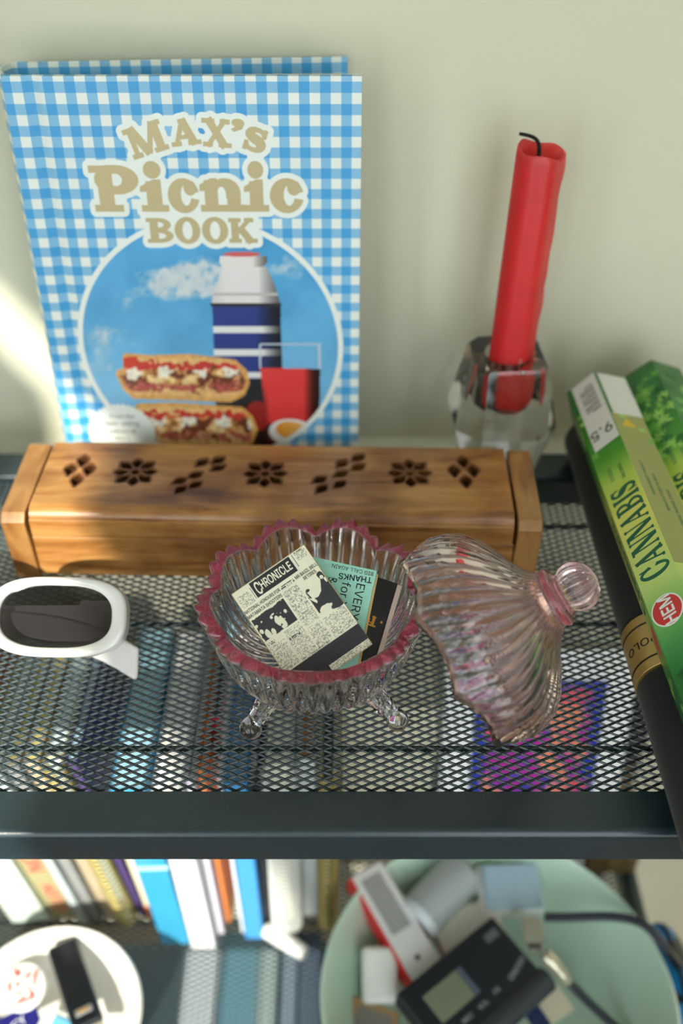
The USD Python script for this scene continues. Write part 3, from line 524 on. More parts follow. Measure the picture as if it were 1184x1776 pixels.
# ------------------------------------------------------------------ glass bowl
BC = np.array([-0.0133, 0.3400, 0.0]); NR, NLOBE = 45, 9
bowl = Thing('glass_bowl', 'round pressed glass bowl on ball feet with a ruby-flashed scalloped rim', 'bowl', T(*BC))
NA = NR * 12; th = np.arange(NA) * 2 * np.pi / NA + 0.02
PH = math.radians(-90 + 20)
lobe = np.abs(np.sin(NLOBE / 2 * (th - PH)))                # arcs with cusps
rib = np.abs(np.sin(NR / 2 * (th - PH)))                    # round ribs with sharp valleys
tooth = 0.55 * (1 - np.abs(2 * ((NR * (th - PH) / (2 * np.pi)) % 1.0) - 1)) + 0.45 * rib
def bowl_rows():
    rows, kind = [], []
    outer = [(0.0, 0.0160), (0.012, 0.0160), (0.021, 0.0163), (0.029, 0.0178), (0.0358, 0.0210), (0.0412, 0.0260), (0.0452, 0.0325), (0.0482, 0.0400), (0.0505, 0.0485), (0.0520, 0.0560)]
    for r, z in outer:
        w = np.clip((r - 0.008) / 0.02, 0, 1); up = np.clip((z - 0.035) / 0.02, 0, 1)
        rr = r + w * (0.0027 * rib - 0.0012) + up * 0.0030 * (lobe - 0.6); zz = z + up * 0.0036 * (lobe - 0.6)
        if z < 0.024: zz = zz - w * 0.0014 * rib
        rows.append((rr, np.broadcast_to(zz, NA))); kind.append(0.0)
    lz = 0.0050 * (lobe - 0.6); lr_ = 0.0042 * (lobe - 0.6)
    rows.append((0.0532 + 0.0026 * tooth + lr_, 0.0604 + lz + 0.0018 * tooth)); kind.append(0.0)
    rows.append((0.0526 + 0.0025 * tooth + lr_, 0.0614 + lz + 0.0020 * tooth)); kind.append(0.9)
    rows.append((0.0508 + 0.0010 * tooth + lr_, 0.0624 + lz + 0.0010 * tooth)); kind.append(1.0)
    rows.append((0.0486 + lr_ * 0.9, 0.0630 + lz)); kind.append(1.0)
    rows.append((0.0476 + lr_ * 0.8, 0.0624 + lz)); kind.append(0.35)
    rows.append((0.0473 + lr_ * 0.6, 0.0588 + lz * 0.8)); kind.append(0.0)
    for r, z in [(0.0466, 0.054), (0.0448, 0.0465), (0.0416, 0.0385), (0.0372, 0.0320), (0.0315, 0.0268), (0.0245, 0.0230), (0.017, 0.0214), (0.008, 0.0208), (0.0, 0.0208)]:
        w = np.clip((r - 0.008) / 0.02, 0, 1)
        rows.append((r + w * 0.0002 * (1 - rib), np.full(NA, z))); kind.append(0.0)
    return rows, kind
rows, kinds = bowl_rows()
P = np.stack([np.stack([r * np.cos(th), r * np.sin(th), z], -1) for r, z in rows], 1)
stain_row = np.repeat(np.array(kinds)[None], NA, 0).ravel()
clear, ruby = np.array([1.0, 0.965, 0.97]), np.array([0.80, 0.05, 0.13])
bowl.part('bowl_body', surf(P, wrap_u=True), M_cut, True, paint=lambda v: clear + (ruby - clear) * stain_row[:, None], label='ribbed clear glass with a red stained rim')
def foot_mesh(az, R_):
    d = np.array([math.cos(az), math.sin(az), 0]); s = np.array([-d[1], d[0], 0])
    path = np.array([d * 0.0275 + [0, 0, 0.0215], d * (0.65 * 0.0275 + 0.35 * (R_ - 0.003)) + [0, 0, 0.0168], d * (0.32 * 0.0275 + 0.68 * (R_ - 0.003)) + [0, 0, 0.0112], d * (R_ - 0.003) + [0, 0, 0.0068]])
    wid = [(0.0085, 0.0045), (0.0066, 0.0042), (0.0050, 0.0040), (0.0046, 0.0042)]
    hulls = []
    sph = lambda c, r: m3.Manifold.sphere(r, 20).translate(tuple(c))
    for k in range(3):
        (wa, ta), (wb, tb) = wid[k], wid[k + 1]
        hulls.append(m3.Manifold.batch_hull([sph(path[k] + s * (wa - ta), ta), sph(path[k] - s * (wa - ta), ta), sph(path[k + 1] + s * (wb - tb), tb), sph(path[k + 1] - s * (wb - tb), tb)]))
    ball = sph(d * R_ + [0, 0, 0.0056], 0.0057)
    leaf = [sph(path[k] + s * q * wid[k][0] * 0.7 + d * 0.0022, 0.0019) for k in (0, 1, 2) for q in (-1, 0, 1)]
    m = hulls[0]
    for h in hulls[1:] + [ball] + leaf: m = m + h
    return m.refine_to_length(0.0018)
for az, R_ in ((-132, 0.0465), (-36, 0.0505), (96, 0.0465)): bowl.part('foot', foot_mesh(math.radians(az), R_), M_foot, 60)

# ------------------------------------------------------------------ glass lid leaning on the bowl
axis = unit(0.95 * (0.868 * np.array([1.0, 0, 0]) + 0.496 * UP) - 0.26 * FWD)
rimdir = unit(0.496 * np.array([1.0, 0, 0]) - 0.868 * UP); rimdir = unit(rimdir - axis * np.dot(rimdir, axis))
def from_px(px, py, depth): r = ray(px, py); return EYE + r * depth
LCEN = from_px(806, 1116, 0.4660)
lid = Thing('glass_cloche', 'pink tinted pressed glass lid with a ball knob, leaning against the bowl', 'lid', frame(LCEN, rimdir, axis))
NB = NR * 12; tb = np.arange(NB) * 2 * np.pi / NB
def lid_rows():
    rows, kind = [], []
    PHL = 0.0
    prof_o = [(0.0535, 0.0), (0.0540, 0.004), (0.0537, 0.010), (0.0520, 0.017), (0.0478, 0.0245), (0.0410, 0.0305), (0.0330, 0.0350), (0.0250, 0.0390), (0.0185, 0.0435), (0.0150, 0.0475)]
    cusp = 1 - np.abs(np.sin(NLOBE / 2 * (tb - PHL)))
    for k, (r, z) in enumerate(prof_o):
        tw = 0.16 * math.sin(z / 0.047 * 2.2) ; w = np.clip((r - 0.014) / 0.02, 0, 1); lo = np.clip(1 - z / 0.011, 0, 1)
        rb = np.abs(np.sin(NR / 2 * (tb - tw))) ** 0.8
        rows.append((r + w * (1 - 0.6 * lo) * (0.0021 * rb - 0.0010) + lo * 0.0030 * (cusp - 0.35), z - lo * (0.0045 * cusp))); kind.append(0.0 if r > 0.02 else 0.35)
    for r, z, s in [(0.0143, 0.0492, .6), (0.0150, 0.0506, .85), (0.0153, 0.0520, .85), (0.0146, 0.0534, .7), (0.0124, 0.0546, .7), (0.0108, 0.0556, .8), (0.0100, 0.0566, .8)]:
        rows.append((np.full(NB, r), np.full(NB, z))); kind.append(s)
    for q in np.linspace(-0.60, 1.0, 14):
        r = 0.0118 * math.sqrt(max(0, 1 - q * q)); z = 0.0640 + 0.0118 * q
        rb = np.abs(np.sin(9 * tb)); w = min(1, r / 0.006)
        rows.append((r + w * 0.0009 * (rb - 0.6), np.full(NB, z))); kind.append(0.16)
    o = rows[:]; ko = kind[:]
    inn = [(0.0, 0.0455), (0.006, 0.0450), (0.0125, 0.0415), (0.0205, 0.0365), (0.0295, 0.0320), (0.0375, 0.0275), (0.0440, 0.0215), (0.0482, 0.0150), (0.0500, 0.0085), (0.0505, 0.0030), (0.0507, 0.0005)]
    for r, z in inn:
        lo = np.clip(1 - z / 0.014, 0, 1)
        o.append((r + lo * 0.0026 * (cusp - 0.35), z - lo * 0.0043 * cusp)); ko.append(0.0)
    return o, ko
lrows, lk = lid_rows()
P = np.stack([np.stack([np.broadcast_to(r, NB) * np.cos(tb), np.broadcast_to(r, NB) * np.sin(tb), np.broadcast_to(z, NB)], -1) for r, z in lrows], 1)
# close the loop of the profile at the rim
lk_row = np.repeat(np.array(lk)[None], NB, 0).ravel()
lclear, lred = np.array([1.0, 0.85, 0.87]), np.array([0.82, 0.08, 0.12])
half = len(lrows) - 11
_v, _f = surf(P, wrap_u=True); nrow = len(lrows); i = np.arange(NB); i2 = (i + 1) % NB
_f = np.vstack([_f, np.stack([i * nrow + nrow - 1, i2 * nrow + nrow - 1, i2 * nrow], 1), np.stack([i * nrow + nrow - 1, i2 * nrow, i * nrow], 1)])
_v = _v * 0.94; _v[:, 2] = np.where(_v[:, 2] > 0.040, 0.040 + (_v[:, 2] - 0.040) * 0.90, _v[:, 2])
lid.part('lid_body', (_v, _f), M_cut, True, paint=lambda v: lclear + (lred - lclear) * lk_row[:, None])

# ------------------------------------------------------------------ matchbooks in the bowl
def grid_print(x0, x1, y0, y1, z, step):
    a, b = np.linspace(x0, x1, int((x1 - x0) / step)), np.linspace(y0, y1, int((y1 - y0) / step))
    U, V = np.meshgrid(a, b, indexing='ij'); return surf(np.stack([U, V, np.full_like(U, z)], -1))
nf = unit(-FWD * 1.0 + UP * 0.10)
C_ = from_px(523, 1074, 0.4600)
d_ = unit(from_px(525, 944, 0.46) - from_px(401, 1030, 0.46))
MW, ML, MT = 0.0410, 0.0562, 0.0042
mb = Thing('newsprint_matchbook', 'matchbook printed like a black and white newspaper front page, topmost in the glass bowl', 'matchbook', frame(C_, d_, nf))
M_tan = mat('tan_card_edge', (196, 164, 112), 0.8)
mbc = mb.part('cover', rbox(-MW / 2, MW / 2, -ML / 2, ML / 2, -MT, 0, 0.0005), M_tan)
def newsprint(v):
    x, y = (v[:, 0] + MW / 2) / MW, (v[:, 1] + ML / 2) / ML          # 0..1, y up
    X, Y = v[:, 0] * 1000, v[:, 1] * 1000
    C = np.tile(np.array([226, 220, 196.]), (len(v), 1)); C += (fb(X, Y, 3, 3, 3)[:, None] - 0.5) * 10
    ink = np.array([30, 32, 34.])
    def over(m, c=ink): nonlocal C; C = np.where(np.asarray(m)[:, None], c, C)
    def body(x0, x1, y0, y1, seed, bold=False):
        m = (x > x0) & (x < x1) & (y > y0) & (y < y1); pit = 1.15 if bold else 1.7
        line = ((Y * pit) % 1.0) < 0.6; w = meshkit.noise(np.stack([X * (2.6 if bold else 3.4), np.floor(Y * pit) * 7.3, np.full(len(X), seed * 1.7)], -1))
        over(m & line & (w > (0.40 if bold else 0.50)), np.array([52, 52, 50.]) if bold else np.array([112, 110, 102.]))
    for x0, x1, y0, y1, s_ in ((0.01, 0.22, 0.22, 0.455, 1), (0.24, 0.46, 0.23, 0.50, 2), (0.485, 0.675, 0.43, 0.77, 3), (0.48, 0.67, 0.22, 0.41, 4), (0.695, 0.98, 0.22, 0.40, 5), (0.84, 0.97, 0.91, 0.975, 6), (0.03, 0.19, 0.84, 0.95, 7)): body(x0, x1, y0, y1, s_)
    for x0, x1, y0, y1, s_ in ((0.50, 0.68, 0.785, 0.825, 11), (0.02, 0.12, 0.462, 0.492, 12), (0.26, 0.40, 0.395, 0.43, 13), (0.25, 0.62, 0.212, 0.228, 14), (0.84, 0.95, 0.975, 0.99, 15)): body(x0, x1, y0, y1, s_, True)
    n = fb(X, Y, 4, 4, 8); n2 = fb(X, Y, 1.6, 4, 12); wht = np.array([222, 216, 192.])
    def poly(pts): return shapely.contains_xy(Polygon(pts), x, y)
    def el(cx, cy, rx, ry): return ((x - cx) / rx) ** 2 + ((y - cy) / ry) ** 2 + (n2 - 0.5) * 1.6 < 1
    m = (x > 0.012 + 0.02 * n2) & (x < 0.462) & (y > 0.512 + 0.01 * n) & (y < 0.715 + 0.04 * (n - 0.3))
    over(m)
    for e in ((0.27, 0.60, 0.028, 0.045), (0.315, 0.575, 0.03, 0.05), (0.30, 0.535, 0.035, 0.02), (0.10, 0.555, 0.028, 0.038), (0.165, 0.545, 0.022, 0.034), (0.05, 0.60, 0.02, 0.02), (0.14, 0.523, 0.03, 0.012), (0.40, 0.63, 0.016, 0.016), (0.23, 0.655, 0.018, 0.015), (0.03, 0.66, 0.02, 0.012)): over(m & el(*e), wht)
    over(m & (n2 > 0.74), wht)
    bodyp = poly([(0.695, 0.655), (0.70, 0.62), (0.73, 0.585), (0.80, 0.575), (0.86, 0.60), (0.905, 0.655), (0.93, 0.69), (0.99, 0.70), (0.998, 0.41), (0.93, 0.405), (0.70, 0.46), (0.70, 0.56)])
    over(bodyp & ~el(0.80, 0.455, 0.075, 0.045) & ~poly([(0.70, 0.60), (0.735, 0.62), (0.765, 0.55), (0.745, 0.535)]))
    over(el(0.735, 0.665, 0.03, 0.012) | el(0.955, 0.715, 0.035, 0.03) | poly([(0.70, 0.66), (0.715, 0.66), (0.73, 0.60), (0.715, 0.59)]))
    over(el(0.955, 0.695, 0.02, 0.016) | el(0.975, 0.66, 0.012, 0.025), wht)
    over((np.abs(x - 0.215) < 0.004) & (y > 0.85) & (y < 0.955), np.array([100, 100, 96.])); over((np.abs(x - 0.81) < 0.004) & (y > 0.87) & (y < 0.985), np.array([60, 60, 58.]))
    over((y < 0.064) & (x > 0.47) & (((Y * 1.7) % 1.0) < 0.55) & (meshkit.noise(np.stack([X * 3.4, np.floor(Y * 1.7) * 7.3, X * 0], -1)) > 0.5), np.array([96, 94, 88.]))
    return lin(np.clip(C, 0, 255))
put(mbc, 'printed_front', grid_print(-MW / 2 + 0.0003, MW / 2 - 0.0003, -ML / 2 + 0.0003, ML / 2 - 0.0003, 0.00004, 0.00016), M_paint, True, paint=newsprint, label='newspaper columns and halftone pictures')
def tfit(s_, x0, x1, y, h, depth=0.00012, bold=True):      # a line fitted between two fractions of the width at a fraction of the height
    m = text(s_, h, depth=depth, bold=bold); w = m.bounds[1][0] - m.bounds[0][0]
    m.apply_transform(T(-MW / 2 + MW * (x0 + x1) / 2, -ML / 2 + ML * y, 0) @ np.diag([MW * (x1 - x0) / w, 1, 1, 1.0])); return m
put(mbc, 'masthead', bx(-MW / 2 + MW * 0.23, -MW / 2 + MW * 0.775, -ML / 2 + ML * 0.848, -ML / 2 + ML * 0.988, 0, 0.00012), M_ink, False, label='black masthead panel')
M_offw = mat('offwhite_ink', (228, 222, 200), 0.6)
put(mbc, 'masthead_lettering', cat(tfit('C', 0.262, 0.325, 0.915, 0.0058, 0.00022), tfit('HRONICLE', 0.330, 0.745, 0.922, 0.0040, 0.00022)), M_offw, False)
put(mbc, 'headline', cat(tfit('NATIONAL HONOURS FOR', 0.01, 0.485, 0.805, 0.0016), tfit('MATAMATA SHOOTERS', 0.01, 0.47, 0.758, 0.0016), tfit('MR BASIL BELL', 0.70, 0.99, 0.808, 0.0016), tfit('RETIRES', 0.775, 0.94, 0.764, 0.0016)), M_ink, False)
M_strike = mat('dark_striker', (44, 42, 46), 0.75, vary=0.25, scale=500, bump=0.3, bscale=2500)
put(mbc, 'striker_strip', bx(-MW / 2 + 0.0004, MW / 2 - 0.0001, -ML / 2 + 0.0036, -ML / 2 + 0.0118, 0, 0.0002), M_strike, False, label='dark worn striking strip')
put(mb.path, 'tuck_flap', rbox(-MW / 2 + 0.0005, -MW / 2 + MW * 0.46, -ML / 2, -ML / 2 + 0.0037, -0.0003, 0.0004, 0.0002), M_strike, label='dark end of the striking strip')
put(mb.path, 'staple', rbox(-MW / 2 + 0.0055, -MW / 2 + 0.0095, -ML / 2 + 0.0015, -ML / 2 + 0.0022, 0, 0.0006, 0.0003), mat('steel_wire', (150, 140, 120), 0.4, metal=0.8), 30)
# mint green matchbook behind it
M_mint = mat('mint_card', (152, 208, 190), 0.6, vary=0.04, scale=200)
n2 = unit(nf + np.array([0.03, -0.02, 0.05]))
tr, br_ = from_px(657, 992, 0.474), from_px(622, 1166, 0.463)
gx = unit(tr - br_)                                                   # long direction, up the photograph
n2 = unit(n2 - gx * np.dot(n2, gx)); gxr = np.cross(gx, n2)           # to the right in the photograph
GW, GL, GT = 0.040, np.linalg.norm(tr - br_), 0.0062
gm = Thing('mint_matchbook', 'mint green matchbook with black lettering, under the newsprint matchbook', 'matchbook', frame((tr + br_) / 2 - gxr * GW / 2, gxr, n2))
gcov = gm.part('cover', rbox(-GW / 2, GW / 2 - 0.0012, -GL / 2, GL / 2, -GT, 0, 0.0006), M_mint)
gm.part('match_block', rbox(GW / 2 - 0.0013, GW / 2, -GL / 2 + 0.0008, GL / 2 - 0.001, -GT + 0.0006, -0.0004, 0.0003), M_tan)
put(gcov, 'top_fold', rbox(-GW / 2 - 0.0002, GW / 2 - 0.001, GL / 2 - 0.0075, GL / 2 + 0.0004, -GT - 0.0003, 0.0006, 0.0005), M_mint)
put(gcov, 'lettering', cat(text('EVERYTHING', 0.0041, GW / 2 - 0.0072, GL / 2 - 0.0255, -90), text('for YOU', 0.0041, GW / 2 - 0.0140, GL / 2 - 0.0185, -90), text('& YOURS', 0.0041, GW / 2 - 0.0208, GL / 2 - 0.0190, -90)), M_ink, False)
put(gcov, 'fold_lettering', cat(apply(text('THANKS', 0.0027, GW / 2 - 0.0105, GL / 2 - 0.0054, 184, bold=True, sx=1.05), T(0, 0, 0.0006)), apply(text('BIG CALL AGAIN', 0.0018, GW / 2 - 0.0125, GL / 2 - 0.0018, 180, sx=1.0), T(0, 0, 0.0006))), M_ink, False)
# black matchbook
bt, bb = from_px(684, 1010, 0.481), from_px(643, 1150, 0.468)
kx = unit(bt - bb); n3 = unit(nf + np.array([0.10, 0.0, 0.02])); n3 = unit(n3 - kx * np.dot(n3, kx)); kr = np.cross(kx, n3)
KW, KL = 0.032, np.linalg.norm(bt - bb)
km = Thing('black_matchbook', 'plain black matchbook with a small gold emblem, lowest of the three in the bowl', 'matchbook', frame((bt + bb) / 2 - kr * (KW / 2 - 0.003), kr, n3))
M_blackcard = mat('black_card', (24, 25, 28), 0.45)
kc = km.part('cover', rbox(-KW / 2, KW / 2 - 0.0012, -KL / 2, KL / 2, -0.005, 0, 0.0005), M_blackcard)
km.part('match_block', rbox(KW / 2 - 0.0014, KW / 2 + 0.0012, -KL / 2 + 0.0005, KL / 2 - 0.0004, -0.0046, -0.0002, 0.0004), mat('bare_pink_card', (206, 184, 172), 0.8))
em = km.hit(647, 1077, 0.0001); eg = unary_union([affinity.translate(affinity.scale(p, 0.62, 0.62, origin=(0, 0)), *em) for p in (sbox(-0.0010, -0.0030, 0.0012, 0.0026), Polygon([(-0.0018, 0.0026), (0.0018, 0.0026), (0.0014, 0.0040), (0.0006, 0.0034), (0.0, 0.0046), (-0.0006, 0.0034), (-0.0014, 0.0040)]), sbox(-0.0030, -0.0044, 0.0028, -0.0030), stroke([(-0.001, -0.002), (-0.0034, -0.001), (-0.0030, 0.0012)], 0.0009), Point(0.0064, 0.0010).buffer(0.0010, 8))])
put(kc, 'emblem', ext(eg, 0, 0.00015), mat('gold_leaf_ink', (206, 148, 54), 0.4, metal=0.3), False, label='small gold emblem')

# ------------------------------------------------------------------ sunglasses
gc = np.array([-0.1475, 0.3610, 0.0275]); gn = unit([0.05, -0.66, 0.75])
gc = EYE + (gc - [0, 0, 0.0015] - EYE) * 0.972
SG = Thing('sunglasses', 'white plastic rectangular sunglasses lying folded at the left', 'sunglasses', frame(gc, (1, -0.02, 0), gn))
def sup(a, b, n, k=120):
    t = np.arange(k) * 2 * np.pi / k; c, s = np.cos(t), np.sin(t)
    return np.stack([a * np.sign(c) * np.abs(c) ** (2 / n), b * np.sign(s) * np.abs(s) ** (2 / n)], -1)
def lens_ring(cx):
    O, I = sup(0.0345, 0.0203, 3.0), sup(0.0284, 0.0158, 2.7) + [-0.0014, 0.0004]
    O = O + [0, 0]; th_ = 0.0042
    sec = []
    for f_, z in ((0.0, -th_ - 0.006), (0.0, -0.0005), (0.06, 0.0008), (0.22, 0.0018), (0.6, 0.0018), (0.88, 0.0010), (1.0, -0.0004), (1.0, -0.004), (0.9, -th_ - 0.006)):
        p = O * (1 - f_) + I * f_; zz = np.full(len(p), z) - 0.9 * (p[:, 0] ** 2)            # wrap curve
        sec.append(np.stack([p[:, 0] + cx, p[:, 1], zz], -1))
    return surf(np.stack(sec, 1), wrap_u=True, wrap_v=True)
M_gwhite = mat('gloss_white_acetate', (226, 222, 217), 0.22, coat=0.3)
SGX = 0.0
SG.part('frame_front', cat(lens_ring(SGX), lens_ring(SGX - 0.072), apply(rbox(-0.0415, -0.0305, 0.002, 0.011, -0.0085, 0.0008, 0.002), T(0, 0, 0))), M_gwhite, 40)
def lens(cx):
    I = sup(0.0290, 0.0164, 2.7); P = []
    for q in np.linspace(0, 1, 10):
        p = I * q; P.append(np.stack([p[:, 0] + cx - 0.0014, p[:, 1] + 0.0004, -0.0026 - 0.9 * p[:, 0] ** 2 - 0.3 * p[:, 1] ** 2], -1))
    a = surf(np.stack(P, 1), wrap_u=True); b = (a[0] - [0, 0, 0.0016], a[1][:, ::-1]); return cat(a, b)
M_lens = usdkit.material(stage, '/World/Looks/smoked_lens', {'t': ('transparent_bsdf', {'color': (0.42, 0.41, 0.43)}), 'g': ('glossy_bsdf', {'roughness': 0.02, 'color': (1, 1, 1)}), 'f': ('fresnel', {'IOR': 1.6}), 'm': ('mix_closure', {})},
    [('f.fac', 'm.fac'), ('t.BSDF', 'm.closure1'), ('g.BSDF', 'm.closure2')], surface='m.closure')
for cx in (SGX, SGX - 0.072): SG.part('lens', lens(cx), M_lens, True, label='smoked grey lens')
def temple(z, y0, x0, x1, tip):
    q = spline([(x0, y0, z), ((x0 + x1) / 2, y0 - 0.002, z - 0.001), (x1 * 0.72 + x0 * 0.28, y0 - 0.006, z - 0.001), (x1, y0 - tip, z - 0.001)], 20)
    out = []
    for k in range(19):
        h0 = 0.0055 + 0.0030 * max(0, (k - 6) / 12) if k > 2 else 0.008
        out.append(m3.Manifold.batch_hull([m3.Manifold.sphere(0.0018, 10).translate(tuple(np.array(q[j]) + [0, s, 0])) for j in (k, k + 1) for s in (-h0 + 0.0018, h0 - 0.0018)]))
    m = out[0]
    for h in out[1:]: m = m + h
    return m
SG.part('temple', temple(-0.0155, -0.001, -0.1035, 0.0375, 0.0215), M_gwhite, 40)
SG.part('temple', temple(-0.0195, 0.002, 0.029, -0.100, 0.018), M_gwhite, 40)
for cx in (0.0305, -0.1025): SG.part('hinge', rbox(cx - 0.003, cx + 0.003, -0.004, 0.006, -0.018, -0.009, 0.001), M_gwhite)

# ------------------------------------------------------------------ black tube and incense boxes
TX, TR_ = 0.1632, 0.0182
M_velvet = mat('matt_black_sleeve', (15, 16, 18), 0.85, sheen=0.15, bump=0.3, bscale=900)
M_band = mat('brass_band', (196, 162, 94), 0.38, metal=0.55)
tubeT = Thing('black_tube', 'long matt black tube with a gold band, lying along the right side of the shelf', 'tube', T(TX, 0.0, TR_ + 0.0022))
yb0, yb1 = 0.3205, 0.3535
def cyl_y(r, y0, y1, n=64, cap=0.0):
    p = [(0, y0), (r - cap, y0), (r, y0 + cap), (r, y1 - cap), (r - cap, y1), (0, y1)] if cap else [(0, y0), (r, y0), (r, y1), (0, y1)]
    return apply(lathe(p, n), np.array([[1, 0, 0, 0], [0, 0, 1, 0], [0, -1, 0, 0], [0, 0, 0, 1.0]]))
tubeT.part('sleeve', cyl_y(TR_, 0.205, yb0, cap=0.002), M_velvet, 40)
tubeT.part('sleeve', cyl_y(TR_, yb1, 0.528, cap=0.002), M_velvet, 40)
bd = tubeT.part('band', cyl_y(TR_ + 0.0004, yb0 - 0.0002, yb1 + 0.0002, cap=0.0002), M_band, 40, label='gold band')
M_line = mat('black_line', (30, 26, 20), 0.5)
for y in (yb0 + 0.006, yb1 - 0.006): put(bd, 'line', cyl_y(TR_ + 0.00055, y - 0.0005, y + 0.0005), M_line, 40)
def polo():
    m = text('POLO', 0.0044, depth=0.0002, bold=False, sx=1.2); v, f = np.array(m.vertices), np.array(m.faces)
    v[:, :2] *= -1                                     # upside down to the viewer
    a = math.radians(143) - v[:, 0] / TR_; r = TR_ + 0.0004 + v[:, 2]
    return np.stack([r * np.cos(a), v[:, 1] + (yb0 + yb1) / 2 - 0.0005, r * np.sin(a)], -1), f
put(bd, 'lettering', polo(), M_line, False)

def leaf(sz):                                          # seven-fingered leaf
    out = []
    for k, a in enumerate((-115, -75, -38, 0, 38, 75, 115)):
        l = sz * (1 - 0.22 * abs(k - 3) ** 0.9 * 0.9); out.append(affinity.rotate(petal(l, l * 0.15), 90 + a, origin=(0, 0)))
    return unary_union(out)
M_leafs = [mat('leaf_print_%s' % n, c, 0.4) for n, c in (('pale', (156, 206, 96)), ('mid', (106, 176, 66)), ('deep', (30, 104, 46)))]
M_dkgreen = mat('dark_green_ink', (18, 92, 62), 0.45)
M_hemred = mat('red_ink', (206, 52, 44), 0.45)
HS = 0.0205
def incense(name, label, cx, cz, y0, rolls, sticker, seed, tiltx=0.0):
    """hexagonal carton along y; face k has its normal at rolls + 60k degrees from straight up, turning left"""
    L = 0.250; t = Thing(name, label, 'incense carton', T(cx, y0, cz) @ rot((0, 0, 1), tiltx), group=None)
    ap = HS * math.sqrt(3) / 2; r = random.Random(seed)
    hexv = [(HS * math.cos(math.radians(90 + rolls + 30 + 60 * k)), HS * math.sin(math.radians(90 + rolls + 30 + 60 * k))) for k in range(6)]
    side = []
    na = 60
    def paint(v):
        q = v[:, 1] / L                                # 0 front, 1 back
        ang_ = np.degrees(np.arctan2(v[:, 2], v[:, 0])) - 90 - rolls
        ramp_ = np.interp(q, [0, 0.10, 0.20, 0.30, 0.50, 0.62, 0.70, 0.84, 1], np.arange(9))
        cols = np.array([(16, 92, 42), (34, 124, 52), (110, 178, 82), (190, 214, 116), (224, 220, 106), (178, 206, 84), (70, 152, 48), (40, 118, 40), (34, 104, 38)], float)
        lo = np.floor(ramp_).astype(int).clip(0, 7); fr = (ramp_ - lo)[:, None]
        C = cols[lo] * (1 - fr) + cols[lo + 1] * fr
        return lin(C)
    rings = []
    for y in np.linspace(0, L, na): rings.append([(x, y, z) for x, z in hexv])
    v, f = surf(np.array(rings), wrap_v=True); m = trimesh.Trimesh(v, f, process=False)
    end_at = lambda y: apply(ext(Polygon(hexv), 0, 0.0004), np.array([[1, 0, 0, 0], [0, 0, 1, y], [0, 1, 0, 0], [0, 0, 0, 1.0]]))
    ff = f if np.einsum('ij,ij->i', m.face_normals, m.triangles_center - [0, L / 2, 0]).mean() > 0 else f[:, ::-1]
    ct_ = t.part('carton', (v, ff), M_gloss, 25, paint=paint)
    t.part('end_flap', end_at(0.0), M_leafs[2], False); t.part('end_flap', end_at(L - 0.0004), M_leafs[2], False)
    def face(k):                                      # local x along +y (reading away from the eye), z outwards
        a = math.radians(90 + rolls + 60 * k); n = np.array([math.cos(a), 0, math.sin(a)])
        return frame(n * ap, (0, 1, 0), n)
    F0, F1, F2 = face(0), face(-1), face(1)
    P0 = lambda m: apply(m, F0)
    # name
    wd, x = [], 0.0
    for ch in 'CANNABIS':
        g, w = glyph(ch, k=0.24, t=0.10, sv=0.08, se=0.06); wd.append(affinity.translate(g, x, 0)); x += w * 0.99 + 0.03
    wd = unary_union(wd); sx = 0.0700 / x; h = 0.0162
    wd = affinity.affine_transform(wd, [sx, 0, 0, h, 0.0775, -h / 2 - 0.0002])
    put(ct_, 'name_lettering', P0(ext(wd, 0, 0.0001)), M_dkgreen, False, label='dark green lettering')
    put(ct_, 'small_lettering', cat(P0(text('INCENSE', 0.0021, 0.158, -0.0035, depth=0.0001)), P0(text('STICKS', 0.0021, 0.160, 0.0030, depth=0.0001))), M_dkgreen, False)
    put(ct_, 'small_lettering', cat([apply(text(q_, 0.0017, x_, y_, depth=0.0001), F1) for q_, x_, y_ in (('ENVIRONMENT FRIENDLY', 0.147, 0.0045), ('MANUFACTURED IN INDIA', 0.136, 0.0), ('HANDMADE INCENSE STICKS', 0.122, -0.0045))]), M_dkgreen, False)
    put(ct_, 'side_lettering', apply(text('CANNABIS', 0.0095, 0.105, 0.0, depth=0.0001, bold=True), F2), M_dkgreen, False)
    OX = 0.0565
    put(ct_, 'oval_border', P0(ext(ell(OX, 0.0012, 0.0092, 0.0084), 0, 0.00008)), M_halo, False); put(ct_, 'oval_badge', P0(ext(ell(OX, 0.0012, 0.0084, 0.0076), 0, 0.00014)), M_hemred, False, label='red oval'); put(ct_, 'oval_lettering', P0(text('HEM', 0.0066, OX, 0.0010, depth=0.0002, bold=True, sx=0.85)), M_halo, False)
    put(ct_, 'side_oval', apply(ext(ell(0.052, 0.0, 0.0095, 0.0045), 0, 0.0001), F2), M_hemred, False)
    # leaves
    W2 = HS / 2 - 0.0012
    for mi in range(3):
        sh = []
        for k in range(46 if not sticker else 18):
            fc_ = r.choice((F0, F0, F1, F2)); rr = r.uniform(0.0055, 0.0095) if not sticker else r.uniform(0.0035, 0.006)
            xx = r.choice((r.uniform(0.006, 0.030), r.uniform(0.178 if sticker else 0.165, L - 0.008)))
            lf = affinity.translate(affinity.rotate(leaf(rr), r.uniform(0, 360), origin=(0, 0)), xx, r.uniform(-W2, W2)).intersection(sbox(0.001, -HS / 2, L - 0.001, HS / 2))
            sh.append(apply(ext(lf, 0, 0.00005 + 0.00001 * mi), fc_))
        put(ct_, 'leaf_print', cat(sh), M_leafs[mi], False, kind='stuff')
